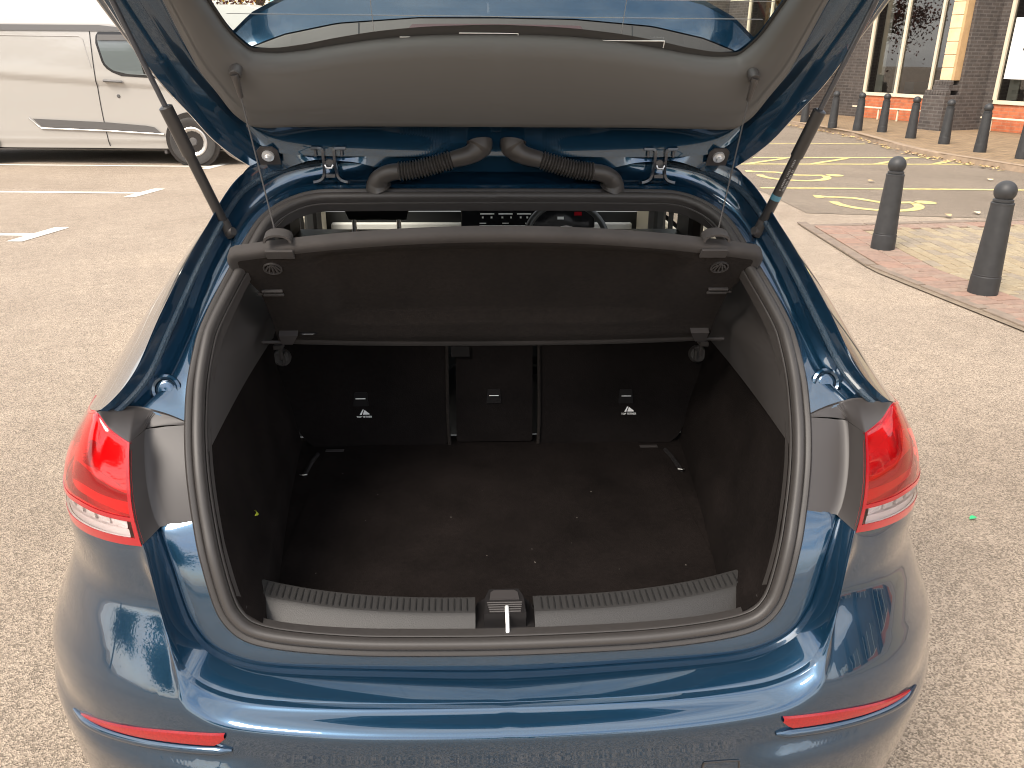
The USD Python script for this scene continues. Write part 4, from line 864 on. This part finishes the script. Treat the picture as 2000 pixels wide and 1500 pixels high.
sl_ = [((5.46, 12.0), 3, 'pale curled leaf lying on the bay tarmac just left of the nearer bollard head'), ((5.05, 8.95), 3, 'pale leaf lying flat on tarmac between the two near bollards'), ((4.62, 8.72), 1, 'tan crumpled leaf on tarmac near the paving corner between the bollards'), ((4.9, 11.4), 1, 'tan leaf on the bay tarmac above the near wheelchair symbol'), ((6.6, 11.6), 3, 'small pale leaf right of the near bollard head on the bay tarmac'), ((8.9, 13.6), 2, 'brown leaf on the footpath between the kerb row and the right bench'), ((8.55, 15.4), 1, 'tan leaf on the footpath before the dark stepped pier')]
for (x, y), c, lab in sl_: obj('fallen_leaf', leafs([(x, y)], .10, .14, .115 if x > 8 else .012)[0], lcols[c], label=lab, cat='leaf', smooth=False)
obj('green_scrap', xf(leaf(.035, .02, .006), Rz(.4), (1.69, 2.62, .005)), mat('bright_green_scrap', (.02, .42, .14), .5), label='small bright green scrap on the tarmac right of the tail lamp', cat='litter', smooth=False)

# ================================================================== SHOP BUILDING (local x along the front, y inwards)
SB = thing('shop_building', 'dark brick shop with large windows, red brick plinths and stone piers on the right', 'building', (9.37, 23.1, 0), math.degrees(math.atan2(-.91, .42)))
P_ = str(SB.GetPath())
M['darkbrick'] = brickmat('dark_brown_brick', (.070, .056, .048), (.050, .041, .037), (.088, .077, .069), .225, .075)
M['redbrick'] = brickmat('orange_red_brick', (.46, .135, .055), (.38, .105, .045), (.36, .16, .09), .225, .075, msz=.008)
M['cream'] = mat('cream_painted_metal', (.62, .54, .40), .5)
M['creamwall'] = mat('cream_render', (.66, .60, .42), .85, var=.08, vs=1.5)
M['stone'] = mat('yellow_sandstone', (.62, .47, .28), .85, var=.14, vs=5, bump=.3, bs=40, bd=.01)
M['stonedark'] = mat('brown_sandstone', (.42, .27, .13), .85, var=.14, vs=5)
M['shopglass'] = usdkit.material(stage, LK + 'shop_window_glass', {
    't': ('transparent_bsdf', {'color': (.62, .62, .58)}), 'g': ('glossy_bsdf', {'color': (1, 1, 1), 'roughness': .01}), 'f': ('fresnel', {'IOR': 1.9}), 'm': ('mix_closure', {})},
    [('f.fac', 'm.fac'), ('t.BSDF', 'm.closure1'), ('g.BSDF', 'm.closure2')], surface='m.closure')
M['interior'] = mat('dim_shop_interior', (.10, .085, .07), .9, var=.4, vs=1.2)
M['blind'] = mat('white_window_panel', (.68, .70, .66), .7)
def bb(name, a0, a1, b0, b1, z0, z1, m, par=P_, ch=.004, label=None): return obj(name, box(a1 - a0, b1 - b0, z1 - z0, ((a0 + a1) / 2, (b0 + b1) / 2, z0), ch), m, parent=par, smooth=False, label=label)
ztop = 6.5
for k in range(-4, 8):
    p0 = 3.32 + 5.0 * k; p1 = p0 + .56; near = k in (-1, 0)
    pr = bb('pier', p0, p1, -1.40, .3, 0, ztop, M['darkbrick'])
    pp_ = str(pr.GetPath())
    bb('pier_plinth', p0 - .003, p1 + .003, -1.85, -1.402, 0, .84, M['darkbrick'], pp_)
    if k >= -2 and k <= 2:
        # sloping plinth bricks and the stepped shoulder
        for i in range(8): obj('plinth_brick', box(.062, .16, .10, (p0 + .04 + i * .0685, -1.755, .838), .012), M['darkbrick'], parent=pp_, smooth=False)
        bb('pier_shoulder', p0 + .10, p1 - .05, -1.72, -1.403, .93, 1.04, M['darkbrick'], pp_)
        for i in range(6): obj('shoulder_brick', box(.062, .12, .10, (p0 + .14 + i * .0685, -1.655, 1.038), .012), M['darkbrick'], parent=pp_, smooth=False)
        for i in range(14):
            z = 1.142 + i * .262
            if z + .262 > ztop: break
            obj('stone_block', box(.29, .20, .250, (p0 + .285, -1.503, z), .006), M['stone'], parent=pp_, smooth=False)
            bb('stone_joint', p0 + .15, p0 + .42, -1.59, -1.41, z + .25, z + .262, M['stonedark'], pp_, 0)
        obj('stone_return', box(.06, .20, ztop - 1.15, (p0 + .465, -1.503, 1.142), .003), M['stonedark'], parent=pp_, smooth=False)
    # bay between this pier and the next
    b = 0.0 if k < 0 else -.6
    a0, a1 = (p1, p0 + 5.0)
    f0, f1 = (a0 + 1.0, a1 - .4) if k < 0 else (a0 + .25, a1 - .25)
    bay = bb('bay_wall', a0, f0, b, b + .3, 0, 3.2, M['darkbrick']); bp_ = str(bay.GetPath())
    bb('bay_wall', f1, a1, b, b + .3, 0, 3.2, M['darkbrick'])
    bb('bay_wall', a0, a1, b + .02, b + .3, 3.2, ztop, M['creamwall'] if k < -1 else M['darkbrick'])
    pl = bb('red_plinth', f0, f1, b + .005, b + .3, 0, .66, M['redbrick'])
    wn = bb('shop_window', f0, f1, b - .03, b + .2, .66, .74, M['cream']); w_ = str(wn.GetPath())
    nm = 3; xs_ = np.linspace(f0, f1, nm + 1)
    for i, x in enumerate(xs_): bb('window_post', x - .035, x + .035, b - .02, b + .08, .74, 3.2, M['cream'], w_)
    for i in range(nm): obj('pane', xf(sheet(0, 0, 1, 1, 0), [[xs_[i + 1] - xs_[i] - .07, 0, 0], [0, 0, 0], [0, 2.46, 0]], (xs_[i] + .035, b + .04, .74)), M['shopglass'], parent=w_, smooth=False)
    if near:
        bb('blind_panel', f0 + .10, f0 + .34, b + .25, b + .28, .74, 3.2, M['blind'], w_)
        bb('blind_panel', f0 + .72, f0 + .90, b + .20, b + .23, .74, 3.2, M['blind'], w_)
        bb('display_unit', f0 + .4, f0 + .7, b + 1.0, b + 1.6, .2, 1.0, mat(f'blue_shop_display_{k + 2}', (.05, .11, .16), .6), w_)
    if k == 0:
        ps = bb('poster', f0 + .12, f0 + 1.05, b - .004, b + .012, 1.18, 2.40, M['white'], w_, .001, label='white poster in the right shop window')
        bb('poster_print', f0 + .42, f0 + .70, b - .006, b - .004, 1.75, 1.80, M['gloss'], w_, 0)
    if k == -2: bb('display_unit', f0 + .8, f0 + 1.1, b + .5, b + .7, 1.5, 2.6, mat('yellow_shop_display', (.8, .55, .03), .5), w_)
    # bench rail in front of the plinth
    if -2 <= k <= 1:
        bt = thing('bench_rail', 'pale metal perch rail below the ' + {-2: 'farthest shop window', -1: 'left shop window', 0: 'right shop window with the poster', 1: 'shop window beyond the right picture edge'}[k], 'bench', (9.37, 23.1, 0), math.degrees(math.atan2(-.91, .42)))
        bt_ = str(bt.GetPath())
        obj('rail', box(f1 - f0 - .1, .10, .035, ((f0 + f1) / 2, b - .35, .37), .008), M['cream'], parent=bt_, smooth=False)
        for x in np.linspace(f0 + .3, f1 - .3, 5): obj('rail_leg', box(.035, .035, .28, (x, b - .35, .10), .004), M['cream'], parent=bt_, smooth=False)
bb('interior_wall', -18, 42, 3.0, 3.1, 0, 6.4, M['interior']); bb('interior_floor', -18, 42, .3, 3.0, .05, .12, M['interior'])
bb('roof', -18, 42, -.2, 8, ztop, ztop + .3, M['darkbrick'])

# ================================================================== VAN
VW = mat('pale_silver_van_paint', (.30, .285, .262), .35, coat=.8, spec=.5)
M['vanroof'] = mat('white_van_roof', (.42, .40, .37), .4, coat=.5)
M['vantrim'] = mat('dark_grey_van_trim', (.075, .072, .070), .5)
def make_van(name, label, loc, full=True):
    V = thing(name, label, 'van', loc); v_ = str(V.GetPath())
    # local: x forward, near side at y = 0, y away from the camera
    Xp = [-5.45, -5.40, -5.2, -1.0, -.78, -.35, .30, .55, .82, .93, .95]
    Zt = [2.0, 2.28, 2.33, 2.33, 2.26, 1.98, 1.22, 1.12, .98, .80, .50]
    xs_ = np.unique(np.r_[np.linspace(-5.45, .95, 90), Xp]); top_ = np.interp(xs_, Xp, Zt); zb = .24
    def yoff(x, z):
        ln = 1.215 - (x + 2.62) * .062      # swage line falls towards the front
        t = np.clip((z - 1.25) / 1.1, 0, 1)
        return .005 + .15 * t ** 1.5 - .030 * np.clip((z - ln) / .035, 0, 1) + .02 * np.clip((.45 - z) / .2, 0, 1) + .20 * np.clip((x - .35) / .6, 0, 1) ** 2 - .018 * np.exp(-((z - .36) / .02) ** 2)
    tv = np.r_[np.linspace(0, 1, 60)]
    Zg = zb + (np.minimum(top_, 2.35) - zb)[:, None] * tv[None]; Xg = np.repeat(xs_[:, None], 60, 1)
    near = np.stack([Xg, yoff(Xg, Zg), Zg], -1); far_ = near.copy(); far_[..., 1] = 2.0 - far_[..., 1]
    tops = A([near[:, -1] * (1 - t) + far_[:, -1] * t + A([0, 0, .04 * math.sin(math.pi * t)]) for t in np.linspace(0, 1, 8)])
    zcut = 1.93
    body = cat(grid(near), grid(far_), grid(tops))
    cz = A(body.vertices)[A(body.faces)].mean(1)[:, 2]
    def sub(mask): return trimesh.Trimesh(A(body.vertices), A(body.faces)[mask], process=False)
    bdy = obj('body', sub(cz < zcut), VW, parent=v_, smooth=25)
    obj('high_roof', sub(cz >= zcut), M['vanroof'], parent=v_, smooth=25)
    obj('rear_panel', box(.03, 1.7, 1.9, (-5.44, 1.0, .3), .01), VW, parent=v_)
    obj('underside', box(6.2, 1.9, .05, (-2.25, 1.0, .22), 0), M['gloss'], parent=v_)
    def on(x, z, d=.004): return A([x, float(yoff(A(x), A(z))) - d, z])
    def sheet_on(poly, d, nsub=14):
        pg = Polygon(poly); x0, z0, x1, z1 = pg.bounds; ms = []
        zz = np.linspace(z0, z1, nsub)
        L = []
        for z in zz:
            q = pg.intersection(LineString([(x0 - 1, min(max(z, z0 + 1e-4), z1 - 1e-4)), (x1 + 1, min(max(z, z0 + 1e-4), z1 - 1e-4))])).bounds
            L.append([on(x, z, d) for x in np.linspace(q[0], q[2], 12)])
        return grid(A(L))
    win = [(-1.17, 1.80), (-1.19, 1.70), (-1.13, 1.44), (-1.10, 1.385), (-1.02, 1.33), (-.95, 1.29), (-.90, 1.283), (.02, 1.235), (-.28, 1.62), (-.46, 1.80)]
    wf_ = Polygon(win).buffer(.035, join_style=1)
    obj('window_frame', sheet_on(list(wf_.exterior.coords), .005), M['gloss'], parent=v_, smooth=False)
    wd = obj('side_window', sheet_on(win, .009), M['vanglass'], parent=v_, smooth=False); wd_ = str(wd.GetPath())
    obj('wind_deflector', sheet_on([(-1.17, 1.80), (-1.185, 1.725), (-.42, 1.725), (-.46, 1.80)], .03, 4), M['vantrim'], parent=wd_, smooth=False)
    obj('window_bar', sheet_on([(-.66, 1.77), (-.64, 1.77), (-.55, 1.28), (-.58, 1.28)], .013, 6), M['gloss'], parent=wd_, smooth=False)
    obj('roof_gutter', cat(sheet_on([(-5.3, 1.845), (-5.3, 1.925), (-1.15, 1.925), (-1.0, 1.915), (-.72, 1.87), (-.72, 1.845)], .012, 5)), M['vantrim'], parent=v_, smooth=False)
    sm = [on(-1.29, z, .004) for z in np.linspace(1.84, 1.25, 10)] + [on(-1.29 - .03 * t + .06 * t * t, 1.25 - t * .98, .004) for t in np.linspace(0, 1, 14)]
    obj('door_seam', tube(sm, .006, 5), M['gloss'], parent=v_)
    for a_, b_, c_z in ((-2.9, -1.38, 1.80), ): obj('panel_groove', tube([on(-3.3, 1.785), on(-1.45, 1.775), on(-1.40, 1.74), on(-1.33, 1.36)], .006, 5), VW, parent=v_)
    obj('door_handle', tube([on(-1.17, 1.185, .02), on(-1.12, 1.185, .035), on(-.95, 1.175, .035), on(-.90, 1.172, .02)], .018, 8), M['vantrim'], parent=v_)
    obj('door_lock', align(lathe([(0, .008), (.018, .008), (.026, .0), (.026, -.01)], 14), on(-1.01, .975, .004), (0, -1, 0)), M['vantrim'], parent=v_)
    mo = obj('side_moulding', sheet_on([(-2.32, .652), (-2.20, .535), (-1.25, .505), (-.45, .46), (-.55, .55), (-.64, .565), (-1.25, .61)], .022, 10), M['vantrim'], parent=v_, smooth=False)
    obj('moulding_edge', tube([on(-2.38, .66, .012), on(-2.22, .518, .016), on(-1.25, .488, .016), on(-.42, .446, .014)], .013, 6), VW, parent=v_)
    for wx in (.0, -3.30):
        obj('wheel_arch', align(cat(lathe([(.0, .001), (.40, .001), (.405, -.02)], 36)), on(wx, .36, .012), (0, -1, 0)), M['gloss'], parent=v_)
        w = obj('wheel', align(lathe([(.19, -.02), (.215, .03), (.29, .06), (.33, .05), (.343, .02), (.345, -.12), (.2, -.16)], 40), (wx, -.0, .345), (0, -1, 0)), M['tyre'], parent=v_, smooth=40); wp_ = str(w.GetPath())
        obj('rim', align(lathe([(0, .01), (.07, .012), (.075, .0), (.13, -.004), (.165, .03), (.195, .045), (.212, .035), (.215, -.02)], 36), (wx, 0, .345), (0, -1, 0)), M['alloy'], parent=wp_, smooth=40)
        for i in range(16):
            a = i * math.pi / 8; obj('rim_slot', align(box(.020, .012, .004, (0, 0, 0), .002), (wx + .150 * math.cos(a), -.021, .345 + .150 * math.sin(a)), (0, -1, 0), (math.cos(a), 0, math.sin(a))), M['gloss'], parent=wp_)
        obj('hub_cap', align(lathe([(0, .03), (.05, .028), (.065, .012), (.07, 0)], 24), (wx, 0, .345), (0, -1, 0)), M['vantrim'], parent=wp_)
    obj('mud_flap', box(.05, .12, .22, (-.46, .12, .16), .01), M['vantrim'], parent=v_)
    ws_ = grid(A([[A([x, y0 * (1 - t) + (2 - y0) * t, z + .02]) for t in np.linspace(0.02, .98, 8)] for x, z, y0 in ((.28, 1.25, .12), (-.05, 1.62, .17), (-.36, 1.97, .20))]))
    obj('windscreen', ws_, M['vanglass'], parent=v_)
    obj('headlight', align(box(.20, .25, .06, (0, 0, 0), .03), (.80, .22, .78), (.6, -.7, .2)), M['silver'], parent=v_)
    return V
M['vanglass'] = mat('dark_van_glass', (.10, .115, .115), .06, spec=.9)
van = make_van('parked_van', 'pale silver high-roof panel van parked side-on across the far bay on the left', (-4.76, 12.62, 0))
copy_of(van, 'parked_van', 'second white van parked beyond, its roof seen through the raised rear window', 'van', (-3.6, 15.2, 0))

# ================================================================== TREES AND FAR BUILDINGS
def tree(name, label, loc, h, rad, n, cols, seed, group=None, leafsize=.16, trunk=.16):
    g = np.random.default_rng(seed); t = thing(name, label, 'tree', loc, 0, group); p = str(t.GetPath())
    ms = [tube(rail([(0, 0, 0), (.05, 0, h * .25), (-.03, .05, h * .5), (.02, 0, h * .8)], 10), np.linspace(trunk, trunk * .3, 10), 8)]
    tips = []
    for i in range(16):
        z0 = h * g.uniform(.28, .7); a = g.uniform(0, 6.28); L = rad * g.uniform(.55, 1.0)
        q = A([[0, 0, z0], [math.cos(a) * L * .5, math.sin(a) * L * .5, z0 + .12 * h], [math.cos(a) * L, math.sin(a) * L, z0 + .2 * h * g.uniform(.2, 1.2)]])
        ms.append(tube(rail(q, 6), np.linspace(trunk * .4, .015, 6), 6)); tips += [q[1], q[2]]
    obj('trunk', cat(*ms), M['bark'], parent=p)
    tips += [A([g.normal(0, .25 * rad), g.normal(0, .25 * rad), h * g.uniform(.75, .95)]) for _ in range(8)]
    tips = A(tips); k = g.integers(0, len(tips), n)
    c = tips[k] + g.normal(0, 1, (n, 3)) * A([.2, .2, .15]) * rad
    ax = nz(g.normal(0, 1, (n, 3))); ay = nz(np.cross(ax, g.normal(0, 1, (n, 3)))); s = leafsize * g.uniform(.5, 1.1, (n, 1))
    V = np.stack([c - ax * s * .5, c + ay * s * .32, c + ax * s * .5, c - ay * s * .32], 1).reshape(-1, 3)
    F = A([[0, 1, 2], [0, 2, 3]])[None] + 4 * np.arange(n)[:, None, None]
    pick = (meshkit.noise(c * 1.1, seed) * len(cols)).astype(int).clip(0, len(cols) - 1)
    for i, m in enumerate(cols):
        sel = pick == i
        if sel.any(): obj('crown', trimesh.Trimesh(V, F[sel].reshape(-1, 3), process=False), m, parent=p, smooth=False)
    return t
M['bark'] = mat('brown_bark', (.09, .065, .045), .9, var=.3, vs=8)
def leafmat(name, c):
    return usdkit.material(stage, LK + name, {'d': ('diffuse_bsdf', {'color': c}), 't': ('translucent_bsdf', {'color': tuple(min(1, x * 1.4) for x in c)}), 'm': ('mix_closure', {'fac': .35})}, [('d.BSDF', 'm.closure1'), ('t.BSDF', 'm.closure2')], surface='m.closure')
usd_t = [leafmat('green_leaves', (.06, .10, .03)), leafmat('dark_green_leaves', (.035, .06, .022))]
rd = [leafmat('reddish_leaves', (.16, .06, .05)), leafmat('dark_plum_leaves', (.08, .045, .04))]
og = [leafmat('orange_leaves', (.50, .26, .06)), leafmat('gold_leaves', (.52, .36, .08))]
tree('purple_tree', 'tree with sparse reddish purple leaves seen through the left end of the rear window', (-10.2, 30, 0), 6.6, 2.4, 6000, rd, 3)
tree('autumn_tree', 'orange autumn tree seen through the rear window above its blue reflection', (-9.4, 33, 0), 7.0, 2.2, 9000, og, 4)
for i, (x, y, h) in enumerate(((-16, -15, 8.5), (-10.5, -21, 9), (-22, -6, 9), (4, -30, 9))):
    tree('broadleaf_tree', ('green tree behind the photographer on the left, mirrored in the bumper', 'tall green tree behind the photographer, second from the left', 'green tree standing left of the car park, behind the camera', 'green tree straight behind the photographer')[i], (x, y, 0), h, 4.2, 15000, usd_t, 20 + i, None, .36, .2)
M['palewall'] = mat('pale_render_wall', (.66, .64, .58), .85, var=.06, vs=.8)
M['cyanwall'] = mat('pale_turquoise_cladding', (.30, .52, .55), .6)
FB = thing('office_block', 'pale office block with a turquoise end far beyond the vans', 'building', (-14, 48, 0)); fb = str(FB.GetPath())
obj('wall', box(34, 8, 7.5, (8, 4, 0), .02), M['palewall'], parent=fb, smooth=False)
obj('turquoise_panel', box(2.6, .1, 4.4, (2.2, -.06, 1.2), .01), M['cyanwall'], parent=fb, smooth=False)
for i in range(9):
    for j in range(2): obj('window', box(1.6, .08, 1.3, (-6 + i * 3.6, -.05, 1.4 + j * 3.0), .01), M['vanglass'], parent=fb, smooth=False)
obj('roof', box(34.6, 8.6, .3, (8, 4, 7.5), .02), M['vantrim'], parent=fb, smooth=False)
